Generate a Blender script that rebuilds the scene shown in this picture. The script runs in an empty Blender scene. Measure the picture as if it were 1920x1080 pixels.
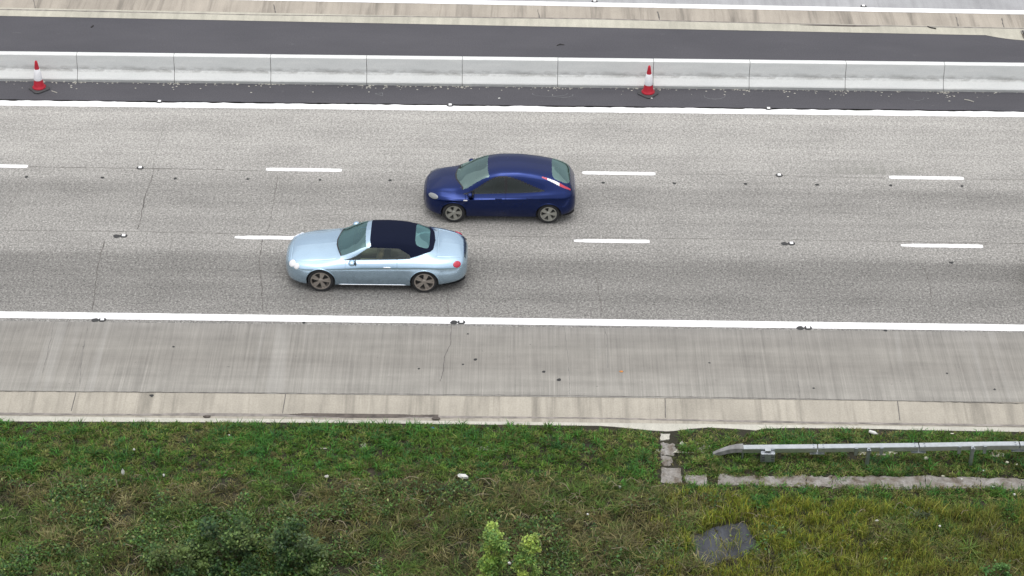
import bpy, bmesh, math, random
import numpy as np
from math import radians, sin, cos, tan, pi
from mathutils import Vector, Matrix

rng = np.random.default_rng(11)
random.seed(11)
C = bpy.context.scene.collection
S = bpy.context.scene

# ------------------------------------------------------------------ camera
TH, ROLL, SL = radians(34.7), radians(0.65), 0.0245
F = 2870 / tan(TH)                      # focal length in pixels of a 1920 px wide frame
H = cos(TH) / SL                        # camera height above the road, metres
FW = np.array([0, cos(TH), -sin(TH)])
R0, U0 = np.array([1., 0, 0]), np.array([0, sin(TH), cos(TH)])
RT = cos(ROLL) * R0 + sin(ROLL) * U0
UP = -sin(ROLL) * R0 + cos(ROLL) * U0
cam_d = bpy.data.cameras.new('camera')
cam = bpy.data.objects.new('camera', cam_d)
C.objects.link(cam)
cam_d.sensor_width = 36
cam_d.lens = F * 36 / 1920
cam_d.clip_start, cam_d.clip_end = 1, 3000
M = Matrix.Identity(4)
for i in range(3):
    M[i][0], M[i][1], M[i][2] = RT[i], UP[i], -FW[i]
M[2][3] = H
cam.matrix_world = M
S.camera = cam

# ------------------------------------------------------------------ light (overcast)
SUN_EL, SUN_AZ = radians(86), radians(185)      # azimuth measured clockwise from +Y
w = bpy.data.worlds.new('World')
S.world = w
w.use_nodes = True
nt = w.node_tree
nt.nodes.clear()
sky = nt.nodes.new('ShaderNodeTexSky')
sky.sky_type = 'NISHITA'
sky.sun_disc = False
sky.sun_elevation = SUN_EL
sky.sun_rotation = SUN_AZ
sky.dust_density = 4
hs = nt.nodes.new('ShaderNodeHueSaturation')
hs.inputs['Saturation'].default_value = 0.22     # cloud cover takes most of the blue out
bg = nt.nodes.new('ShaderNodeBackground')
bg.inputs['Strength'].default_value = 0.15
ow = nt.nodes.new('ShaderNodeOutputWorld')
nt.links.new(sky.outputs[0], hs.inputs['Color'])
nt.links.new(hs.outputs[0], bg.inputs[0])
nt.links.new(bg.outputs[0], ow.inputs[0])
sd = bpy.data.lights.new('sun', 'SUN')
sd.energy = 0.7
sd.angle = radians(128)
sd.color = (1, .965, .92)
sun = bpy.data.objects.new('sun', sd)
C.objects.link(sun)
sdir = Vector((sin(SUN_AZ) * cos(SUN_EL), cos(SUN_AZ) * cos(SUN_EL), sin(SUN_EL)))
sun.rotation_euler = sdir.to_track_quat('Z', 'Y').to_euler()
sun.location = (0, 50, 60)
S.view_settings.view_transform = 'Standard'
S.view_settings.look = 'None'
S.view_settings.exposure = 0.42
S.view_settings.gamma = 1
S.view_settings.use_curve_mapping = False


# ------------------------------------------------------------------ helpers
def P(px, py, z=0.0):
    """ground point (height z) that the photograph shows at a pixel"""
    d = FW * F + RT * (px - 960) - UP * (py - 540)
    k = (z - H) / d[2]
    return float(d[0] * k), float(d[1] * k)


def Q(x, y, z=0.0):
    d = np.stack([x, y, np.zeros_like(x) + z - H], -1)
    dz = d @ FW
    return 960 + F * (d @ RT) / dz, 540 - F * (d @ UP) / dz


def tag(o, label=None, cat=None, group=None, kind=None):
    if label: o['label'] = label
    if cat: o['category'] = cat
    if group: o['group'] = group
    if kind: o['kind'] = kind
    return o


def empty(name, loc=(0, 0, 0), rz=0, parent=None):
    o = bpy.data.objects.new(name, None)
    C.objects.link(o)
    o.location = loc
    o.rotation_euler = (0, 0, rz)
    o.empty_display_size = .2
    if parent: o.parent = parent
    return o


def link(name, me, mat=None, parent=None):
    o = bpy.data.objects.new(name, me)
    C.objects.link(o)
    if mat and not me.materials: me.materials.append(mat)
    if parent: o.parent = parent
    return o


def mesh_np(name, V, faces, smooth=False):
    me = bpy.data.meshes.new(name)
    me.from_pydata([tuple(map(float, v)) for v in V], [], [tuple(map(int, f)) for f in faces])
    if smooth: me.polygons.foreach_set('use_smooth', [True] * len(me.polygons))
    me.update()
    return me


def obj(name, bm, mat=None, parent=None, smooth=False, recalc=True):
    me = bpy.data.meshes.new(name)
    if recalc: bmesh.ops.recalc_face_normals(bm, faces=bm.faces)
    bm.to_mesh(me)
    bm.free()
    if smooth: me.polygons.foreach_set('use_smooth', [True] * len(me.polygons))
    return link(name, me, mat, parent)


def bm_box(bm, c, s, rot=None, bevel=0):
    m = Matrix.Translation(c)
    if rot is not None: m = m @ rot
    m = m @ Matrix.Diagonal((s[0], s[1], s[2], 1))
    r = bmesh.ops.create_cube(bm, size=1, matrix=m)
    if bevel:
        ed = list({e for v in r['verts'] for e in v.link_edges})
        bmesh.ops.bevel(bm, geom=ed, offset=bevel, segments=2, affect='EDGES', profile=.5)
    return r


def bm_lathe(bm, prof, n=24, axis='z', origin=(0, 0, 0), closed=False):
    o = Vector(origin)
    rings = []
    for r, h in prof:
        ring = []
        for i in range(n):
            a = 2 * pi * i / n
            if axis == 'z': p = Vector((r * cos(a), r * sin(a), h))
            else: p = Vector((r * cos(a), h, r * sin(a)))
            ring.append(bm.verts.new(o + p))
        rings.append(ring)
    pairs = list(zip(rings, rings[1:])) + ([(rings[-1], rings[0])] if closed else [])
    for a, b in pairs:
        for i in range(n):
            bm.faces.new((a[i], a[(i + 1) % n], b[(i + 1) % n], b[i]))
    if not closed:
        if prof[0][0] > 1e-4: bm.faces.new(rings[0])
        if prof[-1][0] > 1e-4: bm.faces.new(rings[-1])
    return bm


def bm_tube(bm, pts, rad, n=6):
    pts = [Vector(p) for p in pts]
    rings = []
    for i, p in enumerate(pts):
        t = (pts[min(i + 1, len(pts) - 1)] - pts[max(i - 1, 0)]).normalized()
        a = t.cross(Vector((.3, .2, 1))).normalized()
        b = t.cross(a)
        r = rad[i] if hasattr(rad, '__len__') else rad
        rings.append([bm.verts.new(p + a * r * cos(2 * pi * k / n) + b * r * sin(2 * pi * k / n)) for k in range(n)])
    for a, b in zip(rings, rings[1:]):
        for i in range(n):
            bm.faces.new((a[i], a[(i + 1) % n], b[(i + 1) % n], b[i]))
    bm.faces.new(rings[0])
    bm.faces.new(rings[-1])
    return bm


def pchip(t, D, tq):
    """monotone cubic interpolation; D is (len(t), M)"""
    t = np.asarray(t, float)
    D = np.asarray(D, float)
    one = D.ndim == 1
    if one: D = D[:, None]
    h = np.diff(t)[:, None]
    d = np.diff(D, axis=0) / h
    m = np.zeros_like(D)
    w1, w2 = 2 * h[1:] + h[:-1], h[1:] + 2 * h[:-1]
    with np.errstate(divide='ignore', invalid='ignore'):
        mm = (w1 + w2) / (w1 / d[:-1] + w2 / d[1:])
    m[1:-1] = np.where(d[:-1] * d[1:] > 0, mm, 0)
    m[0], m[-1] = d[0], d[-1]
    tq = np.clip(np.asarray(tq, float), t[0], t[-1])
    i = np.clip(np.searchsorted(t, tq, side='right') - 1, 0, len(t) - 2)
    hh = h[i, 0][:, None]
    u = ((tq - t[i]) / h[i, 0])[:, None]
    r = ((1 + 2 * u) * (1 - u) ** 2 * D[i] + u * (1 - u) ** 2 * hh * m[i]
         + u * u * (3 - 2 * u) * D[i + 1] + u * u * (u - 1) * hh * m[i + 1])
    return r[:, 0] if one else r


def vnoise(x, y, scale, seed=0):
    """smooth value noise 0..1 on arrays"""
    g = np.random.default_rng(seed).random((128, 128))
    u, v = np.asarray(x) * scale + 1000, np.asarray(y) * scale + 1000
    i, j = np.floor(u).astype(int), np.floor(v).astype(int)
    a, b = u - i, v - j
    a, b = a * a * (3 - 2 * a), b * b * (3 - 2 * b)
    i0, j0, i1, j1 = i % 128, j % 128, (i + 1) % 128, (j + 1) % 128
    return (g[i0, j0] * (1 - a) + g[i1, j0] * a) * (1 - b) + (g[i0, j1] * (1 - a) + g[i1, j1] * a) * b


# ------------------------------------------------------------------ materials
class G:
    """small node-graph writer"""
    def __init__(s, name):
        s.m = bpy.data.materials.new(name)
        s.m.use_nodes = True
        s.t = s.m.node_tree
        s.b = s.t.nodes['Principled BSDF']
        s.tc = s.t.nodes.new('ShaderNodeTexCoord').outputs['Object']

    def n(s, typ): return s.t.nodes.new(typ)
    def l(s, a, b): s.t.links.new(a, b)

    def put(s, sock, v):
        if isinstance(v, bpy.types.NodeSocket): s.l(v, sock)
        elif isinstance(v, (tuple, list)) and len(v) == 3 and sock.type == 'RGBA': sock.default_value = (*v, 1)
        else: sock.default_value = v

    def map(s, scale, rot=(0, 0, 0), src=None):
        n = s.n('ShaderNodeMapping')
        n.inputs['Scale'].default_value = scale if hasattr(scale, '__len__') else (scale,) * 3
        n.inputs['Rotation'].default_value = rot
        s.l(src or s.tc, n.inputs[0])
        return n.outputs[0]

    def noise(s, scale, detail=3, rough=.55, dist=0, off=0, src=None, rot=(0, 0, 0)):
        n = s.n('ShaderNodeTexNoise')
        n.noise_dimensions = '4D'
        n.inputs['Scale'].default_value = 1
        n.inputs['W'].default_value = off
        n.inputs['Detail'].default_value = detail
        n.inputs['Roughness'].default_value = rough
        n.inputs['Distortion'].default_value = dist
        s.l(s.map(scale, rot, src), n.inputs['Vector'])
        return n.outputs['Fac']

    def ramp(s, fac, stops, interp='LINEAR'):
        n = s.n('ShaderNodeValToRGB')
        n.color_ramp.interpolation = interp
        e = n.color_ramp.elements
        while len(e) < len(stops): e.new(.5)
        for el, (p, c) in zip(e, stops):
            el.position = p
            el.color = (*c, 1) if hasattr(c, '__len__') else (c, c, c, 1)
        s.put(n.inputs[0], fac)
        return n.outputs[0]

    def rng(s, v, a, b, c=0., d=1.):
        n = s.n('ShaderNodeMapRange')
        s.put(n.inputs[0], v)
        for k, x in enumerate((a, b, c, d)): n.inputs[k + 1].default_value = x
        return n.outputs[0]

    def mix(s, fac, a, b, mode='MIX'):
        n = s.n('ShaderNodeMix')
        n.data_type = 'RGBA'
        n.blend_type = mode
        s.put(n.inputs[0], fac)
        s.put(n.inputs[6], a)
        s.put(n.inputs[7], b)
        return n.outputs[2]

    def math(s, op, a, b=0.):
        n = s.n('ShaderNodeMath')
        n.operation = op
        s.put(n.inputs[0], a)
        s.put(n.inputs[1], b)
        return n.outputs[0]

    def xyz(s):
        n = s.n('ShaderNodeSeparateXYZ')
        s.l(s.tc, n.inputs[0])
        return n.outputs

    def bump(s, h, strength=.3, dist=.01):
        n = s.n('ShaderNodeBump')
        n.inputs['Strength'].default_value = strength
        n.inputs['Distance'].default_value = dist
        s.put(n.inputs['Height'], h)
        s.l(n.outputs[0], s.b.inputs['Normal'])

    def out(s, col=None, rough=None, metal=None, **kw):
        if col is not None: s.put(s.b.inputs['Base Color'], col)
        if rough is not None: s.put(s.b.inputs['Roughness'], rough)
        if metal is not None: s.put(s.b.inputs['Metallic'], metal)
        for k, v in kw.items(): s.put(s.b.inputs[k.replace('_', ' ')], v)
        return s.m


def simple(name, col, rough=.5, metal=0., var=.12, vs=18, **kw):
    g = G(name)
    n = g.noise(vs, 3)
    a, b = tuple(c * (1 - var) for c in col), tuple(min(1, c * (1 + var)) for c in col)
    return g.out(g.ramp(n, [(.3, a), (.7, b)]), rough, metal, **kw)


# key cross-section rows of the road, metres (Y grows away from the camera)
Y_LIP0, Y_LIP1, Y_CHAN1 = 42.30, 42.80, 43.72        # verge edge, lip / channel, channel / hard shoulder
Y_E0, Y_E1 = 46.79, 47.08                            # nearside edge line
Y_D12, Y_D23 = 50.76, 54.33                          # lane lines
Y_M0, Y_M1 = 57.81, 58.20                            # offside edge line / new asphalt
Y_BAR = 59.30                                        # foot of barrier, near side


def mat_lanes():
    g = G('worn exposed aggregate concrete')
    x, y, z = g.xyz()
    t = g.rng(y, Y_E1, Y_M0)
    L = Y_M0 - Y_E1
    st = [(47.08, .27), (47.6, .25), (48.0, .225), (48.7, .245), (49.2, .215), (49.75, .225), (50.15, .315), (50.76, .345),
          (51.2, .33), (51.7, .31), (52.1, .335), (52.5, .30), (53.4, .275), (53.75, .345), (54.33, .375), (54.9, .395),
          (55.8, .415), (56.4, .40), (57.0, .41), (57.4, .445), (57.8, .40)]
    wob = g.math('MULTIPLY', g.math('SUBTRACT', g.noise((.25, .6, 1), 3), .5), .03)
    base = g.ramp(g.math('ADD', t, wob), [((a - Y_E1) / L, (v * .835, v * .81, v * .757)) for a, v in st])
    pat = g.noise((.5, 1.1, 1), 4, .6, off=3)
    base = g.mix(1, base, g.ramp(pat, [(.28, .86), (.5, 1.), (.72, 1.11)]), 'MULTIPLY')
    band = g.noise((.1, 5, 1), 4, .6, off=5)
    base = g.mix(1, base, g.ramp(band, [(.3, .91), (.7, 1.08)]), 'MULTIPLY')
    fine = g.noise(10, 5, .9, off=1)
    rowc = g.ramp(t, [(0, 1), (.28, 1), (.36, .85), (.55, .9), (.72, .8), (1, .75)])
    base = g.mix(rowc, base, g.mix(1, base, g.mix(1, g.ramp(fine, [(.32, .42), (.44, .84), (.5, 1.0), (.56, 1.16), (.68, 1.7)]), g.ramp(g.noise(19, 3, .8, off=27), [(.33, .3), (.45, .82), (.5, 1.0), (.56, 1.2), (.68, 1.9)]), 'MULTIPLY'), 'MULTIPLY'))
    ys = g.math('MULTIPLY', g.rng(y, 54.38, 54.48, 0, 1), g.rng(y, 54.6, 55.25, 1, 0))
    sx = g.ramp(g.noise((.16, .02, 1), 2, .5, off=44), [(.54, 0), (.62, 1)])
    sv = g.ramp(g.noise((9, .5, 1), 3, .7, off=46), [(.35, .2), (.6, 1)])
    base = g.mix(g.math('MULTIPLY', g.math('MULTIPLY', ys, sx), g.math('MULTIPLY', sv, .6)), base, (.17, .17, .15))
    sp = g.noise(23, 2, .6, off=9)
    base = g.mix(g.ramp(sp, [(.66, 0), (.72, 1)]), base, (.62, .6, .57))
    sp2 = g.noise(11, 2, .5, off=12)
    base = g.mix(g.math('MULTIPLY', g.ramp(sp2, [(.67, 0), (.74, 1)]), .8), base, (.06, .055, .05))
    g.bump(fine, .5, .006)
    return g.out(base, .85)


def mat_shoulder():
    g = G('brushed concrete')
    x, y, z = g.xyz()
    t = g.rng(y, Y_CHAN1, Y_E0)
    base = g.ramp(t, [(0, (.275, .264, .238)), (.07, (.30, .287, .258)), (.25, (.28, .267, .24)), (.45, (.245, .232, .208)),
                      (.6, (.265, .252, .226)), (.85, (.25, .238, .216)), (1, (.26, .25, .23))])
    warp = g.math('MULTIPLY', g.noise((.4, .9, 1), 2, off=8), .35)
    st = g.noise((9, .16, 1), 5, .75, off=1, rot=(0, 0, .03), dist=.15)
    msk = g.ramp(g.noise((.7, .45, 1), 4, .65, off=71), [(.35, .15), (.65, 1)])
    base = g.mix(msk, base, g.mix(1, base, g.ramp(st, [(.28, .62), (.5, .98), (.72, 1.25)]), 'MULTIPLY'))
    blot = g.noise((.9, 1.3, 1), 5, .65, off=73)
    base = g.mix(1, base, g.ramp(blot, [(.3, .87), (.5, 1.), (.7, 1.1)]), 'MULTIPLY')
    st2 = g.noise((26, .35, 1), 3, .7, off=2)
    base = g.mix(1, base, g.ramp(st2, [(.3, .85), (.7, 1.12)]), 'MULTIPLY')
    st3 = g.noise((1.6, .1, 1), 2, .5, off=6, dist=.4)
    base = g.mix(g.math('MULTIPLY', g.ramp(st3, [(.6, 0), (.68, 1)]), .25), base, (.42, .41, .385))
    lg = g.noise((.2, 3.2, 1), 3, .6, off=4)
    base = g.mix(1, base, g.ramp(lg, [(.3, .88), (.7, 1.08)]), 'MULTIPLY')
    sp = g.noise(9, 2, .5, off=9)
    pt = g.noise(.8, 2, .5, off=19)
    spots = g.math('MULTIPLY', g.ramp(sp, [(.69, 0), (.74, .8)]), g.ramp(pt, [(.45, 0), (.6, 1)]))
    base = g.mix(spots, base, (.06, .055, .05))
    fi = g.noise(40, 3, .7, off=13)
    base = g.mix(1, base, g.ramp(fi, [(.3, .88), (.7, 1.12)]), 'MULTIPLY')
    g.bump(st2, .3, .004)
    return g.out(base, .88)


def mat_channel(name, c, stain=.5, seed=0, sat=1.):
    g = G(name)
    n1 = g.noise((.55, .5, 1), 4, .6, off=seed)
    base = g.ramp(n1, [(.3, tuple(v * .82 for v in c)), (.5, c), (.7, tuple(min(1, v * 1.1) for v in c))])
    n2 = g.noise((2.2, .12, .3), 4, .7, off=seed + 1, dist=.5)
    base = g.mix(g.math('MULTIPLY', g.ramp(n2, [(.50, 0), (.70, 1)]), stain), base, tuple(v * .42 for v in c))
    n4 = g.noise((5, .35, .3), 3, .6, off=seed + 4)
    base = g.mix(1, base, g.ramp(n4, [(.3, .9), (.7, 1.07)]), 'MULTIPLY')
    n3 = g.noise(26, 4, .7, off=seed + 2)
    base = g.mix(1, base, g.ramp(n3, [(.3, .85), (.7, 1.13)]), 'MULTIPLY')
    g.bump(n3, .3, .004)
    return g.out(base, .85)


def mat_asphalt():
    g = G('new dark asphalt')
    n = g.noise((.25, .7, 1), 4, .6)
    base = g.ramp(n, [(.3, (.059, .058, .067)), (.7, (.080, .078, .088))])
    f = g.noise(26, 4, .75, off=2)
    base = g.mix(1, base, g.ramp(f, [(.3, .72), (.5, 1), (.7, 1.28)]), 'MULTIPLY')
    d = g.noise((1.6, 4, 1), 3, .6, off=7)
    base = g.mix(g.math('MULTIPLY', g.ramp(d, [(.66, 0), (.78, 1)]), .25), base, (.3, .3, .3))
    g.bump(f, .4, .006)
    return g.out(base, .8)


def mat_paint():
    g = G('white road paint')
    n = g.noise((3, 8, 1), 4, .65)
    base = g.ramp(n, [(.25, (.76, .76, .75)), (.5, (.88, .88, .88)), (.75, (.9, .9, .91))])
    f = g.noise(30, 3, .7, off=3)
    base = g.mix(g.math('MULTIPLY', g.ramp(f, [(.58, 0), (.72, 1)]), .45), base, (.42, .41, .39))
    return g.out(base, .6)


def mat_barrier():
    g = G('pale precast concrete')
    n = g.noise((.9, 1, 5), 4, .6)
    base = g.ramp(n, [(.3, (.64, .655, .64)), (.7, (.74, .75, .73))])
    z = g.xyz()[2]
    d = g.noise((3, 3, 9), 4, .7, off=5, dist=.4)
    low = g.rng(z, .30, .50, 1, 0)
    up = g.rng(z, .26, .32, 0, 1)
    dirt = g.math('MULTIPLY', g.math('MULTIPLY', low, up), g.ramp(d, [(.38, 0), (.6, .8)]))
    base = g.mix(dirt, base, (.27, .265, .25))
    foot = g.math('MULTIPLY', g.rng(z, .06, .13, 1, 0), g.ramp(d, [(.2, .35), (.6, .8)]))
    base = g.mix(foot, base, (.33, .34, .33))
    f = g.noise(30, 3, .7, off=8)
    base = g.mix(1, base, g.ramp(f, [(.3, .93), (.7, 1.06)]), 'MULTIPLY')
    return g.out(base, .8)


def mat_slab():
    g = G('weathered drain concrete')
    n = g.noise(2.4, 5, .65, dist=.6)
    c = g.ramp(n, [(.3, (.085, .065, .045)), (.42, (.155, .132, .108)), (.52, (.225, .21, .19)), (.62, (.285, .272, .254)), (.75, (.36, .348, .328))])
    f = g.noise(20, 4, .75, off=3)
    c = g.mix(1, c, g.ramp(f, [(.3, .65), (.5, 1), (.7, 1.25)]), 'MULTIPLY')
    g.bump(f, .5, .01)
    return g.out(c, .9)


def mat_soil():
    g = G('dark soil')
    n = g.noise(2.2, 5, .65)
    f = g.noise(22, 4, .7, off=3)
    c = g.ramp(n, [(.3, (.016, .016, .008)), (.55, (.028, .026, .014)), (.75, (.075, .058, .038))])
    c = g.mix(1, c, g.ramp(f, [(.3, .6), (.7, 1.4)]), 'MULTIPLY')
    g.bump(f, .8, .03)
    return g.out(c, .95)


def mat_veg(name, rough=.55, trans=.25):
    g = G(name)
    a = g.n('ShaderNodeAttribute')
    a.attribute_name = 'Col'
    g.out(a.outputs['Color'], rough)
    g.b.inputs['Specular IOR Level'].default_value = .3
    tr = g.n('ShaderNodeBsdfTranslucent')
    g.l(a.outputs['Color'], tr.inputs[0])
    mx = g.n('ShaderNodeMixShader')
    mx.inputs[0].default_value = trans
    g.l(g.b.outputs[0], mx.inputs[1])
    g.l(tr.outputs[0], mx.inputs[2])
    g.l(mx.outputs[0], g.t.nodes['Material Output'].inputs[0])
    return g.m


def mat_glass(name, tint, gloss=.16, mirror=(.9, 1, .98)):
    """thin window glass: lets light through with a tint, mirrors the sky more at glancing angles"""
    g = G(name)
    tr = g.n('ShaderNodeBsdfTransparent')
    tr.inputs[0].default_value = (*tint, 1)
    gl = g.n('ShaderNodeBsdfGlossy')
    gl.inputs['Roughness'].default_value = .03
    gl.inputs[0].default_value = (*mirror, 1)
    fr = g.n('ShaderNodeFresnel')
    fr.inputs[0].default_value = 1.48
    fac = g.rng(fr.outputs[0], 0, 1, gloss, 1)
    mx = g.n('ShaderNodeMixShader')
    g.l(fac, mx.inputs[0])
    g.l(tr.outputs[0], mx.inputs[1])
    g.l(gl.outputs[0], mx.inputs[2])
    g.t.nodes.remove(g.b)
    g.l(mx.outputs[0], g.t.nodes['Material Output'].inputs[0])
    return g.m


def mat_carpaint(name, col, metal=.85, rough=.26, coat=.7):
    g = G(name)
    f = g.noise((.8, .8, .8), 2, .6)
    d = g.noise((1.5, 1.5, 4), 4, .6, off=4)
    c = g.ramp(f, [(.3, tuple(v * .97 for v in col)), (.7, tuple(min(1, v * 1.03) for v in col))])
    z = g.xyz()[2]
    road_dirt = g.math('MULTIPLY', g.rng(z, .15, .5, .35, 0), g.ramp(d, [(.3, .2), (.7, 1)]))
    c = g.mix(road_dirt, c, (.16, .15, .14))
    return g.out(c, g.ramp(d, [(.3, rough * .85), (.7, rough * 1.2)]), metal, Coat_Weight=coat, Coat_Roughness=.05)


MAT = dict(
    lanes=mat_lanes(), shoulder=mat_shoulder(), asphalt=mat_asphalt(), paint=mat_paint(), barrier=mat_barrier(),
    soil=mat_soil(),
    channel=mat_channel('beige channel concrete', (.385, .355, .298), .75, 1),
    lip=mat_channel('pale edge concrete', (.50, .485, .42), .25, 7),
    far_channel=mat_channel('stained channel concrete', (.385, .345, .29), .9, 13),
    far_lip=mat_channel('cream edge concrete', (.47, .45, .375), .3, 17),
    far_road=mat_channel('pale grey old asphalt', (.36, .362, .37), .25, 23),
    slab=mat_slab(),
    crack=simple('dark crack', (.13, .122, .113), .95, var=.4, vs=9),
    faint=simple('filled joint', (.19, .182, .17), .95, var=.4, vs=5),
    tar=simple('black tar', (.02, .02, .02), .6),
    silt=simple('damp dark silt', (.085, .07, .06), .7, var=.5, vs=6),
    silt_shadow=simple('grey silt and shadow film', (.23, .21, .19), .8, var=.4, vs=4),
    grass=mat_veg('grass blades'), leaf=mat_veg('leaves', .45, .3),
    stem=simple('brown stems', (.12, .09, .06), .9, var=.3),
    white=simple('white plastic', (.62, .62, .59), .5, var=.1),
    foam=simple('yellowed foam', (.55, .54, .42), .8, var=.15),
    grey_litter=simple('grey litter', (.42, .41, .38), .7, var=.25),
    orange=simple('orange scrap', (.55, .22, .05), .7),
    blue_scrap=simple('blue scrap', (.02, .12, .25), .6),
    cone_red=simple('red cone plastic', (.45, .012, .03), .5, var=.12, vs=9),
    cone_white=simple('white retroreflective sleeve', (.80, .80, .82), .4, var=.06),
    rubber=simple('black rubber', (.055, .055, .058), .7, var=.25),
    galv=simple('galvanised steel', (.57, .60, .615), .40, .97, var=.12, vs=7),
    galv_dull=simple('dull galvanised steel', (.40, .43, .46), .45, .95, var=.2, vs=6),
    ramp=simple('weathered grey steel', (.24, .24, .235), .7, .3, var=.35, vs=6),
    cover=mat_channel('dark slate grey cover', (.062, .067, .080), .75, 41),
    stud=simple('dark stud casing', (.035, .035, .035), .6),
    stud_white=simple('white reflector', (.85, .85, .85), .3),
    iron=simple('dark iron', (.03, .028, .027), .7),
)

# ------------------------------------------------------------------ setting: ground, roads, channels
XR = 70.0


def ragged_strip(name, y0, y1, z, mat, parent=None, kind='structure', rag0=0., rag1=0., x0=-XR, x1=XR, seed=0,
                 s0=0., s1=0., thick=None):
    """long sheet between two near-parallel edges; the edges may be ragged where they are in view"""
    ragged = rag0 or rag1
    xs = np.concatenate([[x0], np.arange(max(x0, -19), min(x1, 19), .1), [x1]]) if ragged else np.linspace(x0, x1, 15)
    xs = np.unique(xs)
    def e(y, s, r, q):
        n = (vnoise(xs, xs * 0, 3.1, q) - .5) * .6 + (vnoise(xs, xs * 0, 9, q + 1) - .5) * .4
        return y + s * xs + r * 2 * n
    a, b = e(y0, s0, rag0, seed), e(y1, s1, rag1, seed + 5)
    V, Fc = [], []
    for x, p, q in zip(xs, a, b): V += [(x, p, z), (x, q, z)]
    for i in range(len(xs) - 1): Fc.append((2 * i, 2 * i + 2, 2 * i + 3, 2 * i + 1))
    o = link(name, mesh_np(name, V, Fc), mat, parent)
    if not parent: tag(o, kind=kind)
    return o


def profile_strip(name, prof, mat, x0=-XR, x1=XR):
    """swept cross-section [(y, z), ...] along X"""
    xs = np.linspace(x0, x1, 61)
    V, Fc = [], []
    n = len(prof)
    for x in xs:
        for y, z in prof: V.append((x, y, z))
    for i in range(len(xs) - 1):
        for j in range(n - 1):
            Fc.append((i * n + j, (i + 1) * n + j, (i + 1) * n + j + 1, i * n + j + 1))
    me = mesh_np(name, V, Fc, True)
    return tag(link(name, me, mat), kind='structure')


gv, gf = [], []
gs = 600
o = link('ground', mesh_np('ground', [(-gs, -gs, -.45), (gs, -gs, -.45), (gs, gs, -.45), (-gs, gs, -.45)], [(0, 1, 2, 3)]), MAT['soil'])
tag(o, kind='structure')

road = ragged_strip('road', Y_E0 - .1, Y_M0 + .3, 0, MAT['lanes'])
ragged_strip('hard_shoulder', Y_CHAN1, Y_E0 - .1, .0, MAT['shoulder'])
profile_strip('drainage_channel', [(Y_LIP1 - .02, -.105), (Y_LIP1 + .05, -.11), (Y_LIP1 + .25, -.1), (Y_CHAN1 - .1, -.02), (Y_CHAN1, -.006)], MAT['channel'])
profile_strip('channel_lip', [(41.6, -.03), (Y_LIP0, -.03), (Y_LIP1 - .06, -.035), (Y_LIP1 - .02, -.06), (Y_LIP1 - .018, -.14)], MAT['lip'])
new_asphalt = ragged_strip('new_asphalt', Y_M1 - .02, Y_BAR + .3, .004, MAT['asphalt'], rag0=.025, seed=4)
ragged_strip('median_asphalt', 59.62, 63.6, .002, MAT['asphalt'])

# far side of the median: kerb strip, stained gutter, far carriageway
YA = lambda x: 63.26 - .0175 * x
xs = np.concatenate([[-XR], np.arange(-19, 14.9, .4), np.array([15.1, 15.3, 15.5, 15.7, 15.9, 16.1, 16.4, 16.8, 17.2, 17.8]), [XR]])
V, Fc = [], []
for x in xs:
    dip = 0 if x < 15.1 else -.42 * (1 - math.exp(-(x - 15.1) * 1.1))
    V += [(x, YA(x) + dip, .0085), (x, YA(x) + .02, .0085), (x, YA(x) + .56, .010)]
for i in range(len(xs) - 1):
    for j in (0, 1): Fc.append((3 * i + j, 3 * i + 3 + j, 3 * i + 4 + j, 3 * i + 1 + j))
tag(link('median_kerb', mesh_np('median_kerb', V, Fc), MAT['far_lip']), kind='structure')
ragged_strip('median_gutter', 63.80, 64.72, .004, MAT['far_channel'], s0=-.0172, s1=-.015)
far_road = ragged_strip('far_road', 64.70, 84, .006, MAT['far_road'], s0=-.015, s1=-.015)
tag(ragged_strip('edge_line', 64.70, 64.99, .011, MAT['paint'], parent=far_road, s0=-.015, s1=-.015, rag0=.006, rag1=.006, seed=30))

# painted markings, 4 mm sheets that belong to the road
ragged_strip('edge_line', Y_E0, Y_E1, .004, MAT['paint'], parent=road, rag0=.006, rag1=.006, seed=10, s0=-.0028, s1=-.0028)
ragged_strip('edge_line', Y_M0, Y_M1 - .085, .004, MAT['paint'], parent=road, rag0=.01, rag1=.045, seed=14)


def dash(px0, px1, py0, py1, wpx=7.0, worn=False):
    (xa, ya), (xb, yb) = P(px0, py0), P(px1, py1)
    hw = .085
    n = 26
    V, Fc = [], []
    q = int(xa * 10) % 90
    for i in range(n + 1):
        t = i / n
        x, y = xa + (xb - xa) * t, ya + (yb - ya) * t
        h = hw * (1 if not worn or t > .12 else .72)
        if i in (0, n): h *= .72
        r = (random.random() - .5) * .012
        V += [(x, y - h + r, .004), (x, y + h + r * .6, .004)]
    for i in range(n): Fc.append((2 * i, 2 * i + 2, 2 * i + 3, 2 * i + 1))
    return link('lane_dash', mesh_np('lane_dash', V, Fc), MAT['paint'], road)


for a in [(-90, 52, 310.5, 312), (499, 641, 317.5, 319.5), (1092, 1229, 324, 326), (1667, 1807, 332.5, 334.5)]: dash(*a)
for a in [(-172, -30, 436, 438), (440, 583, 445, 446.5), (1076, 1218, 451.5, 453), (1689, 1843, 460, 462)]: dash(*a, worn=True)


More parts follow.
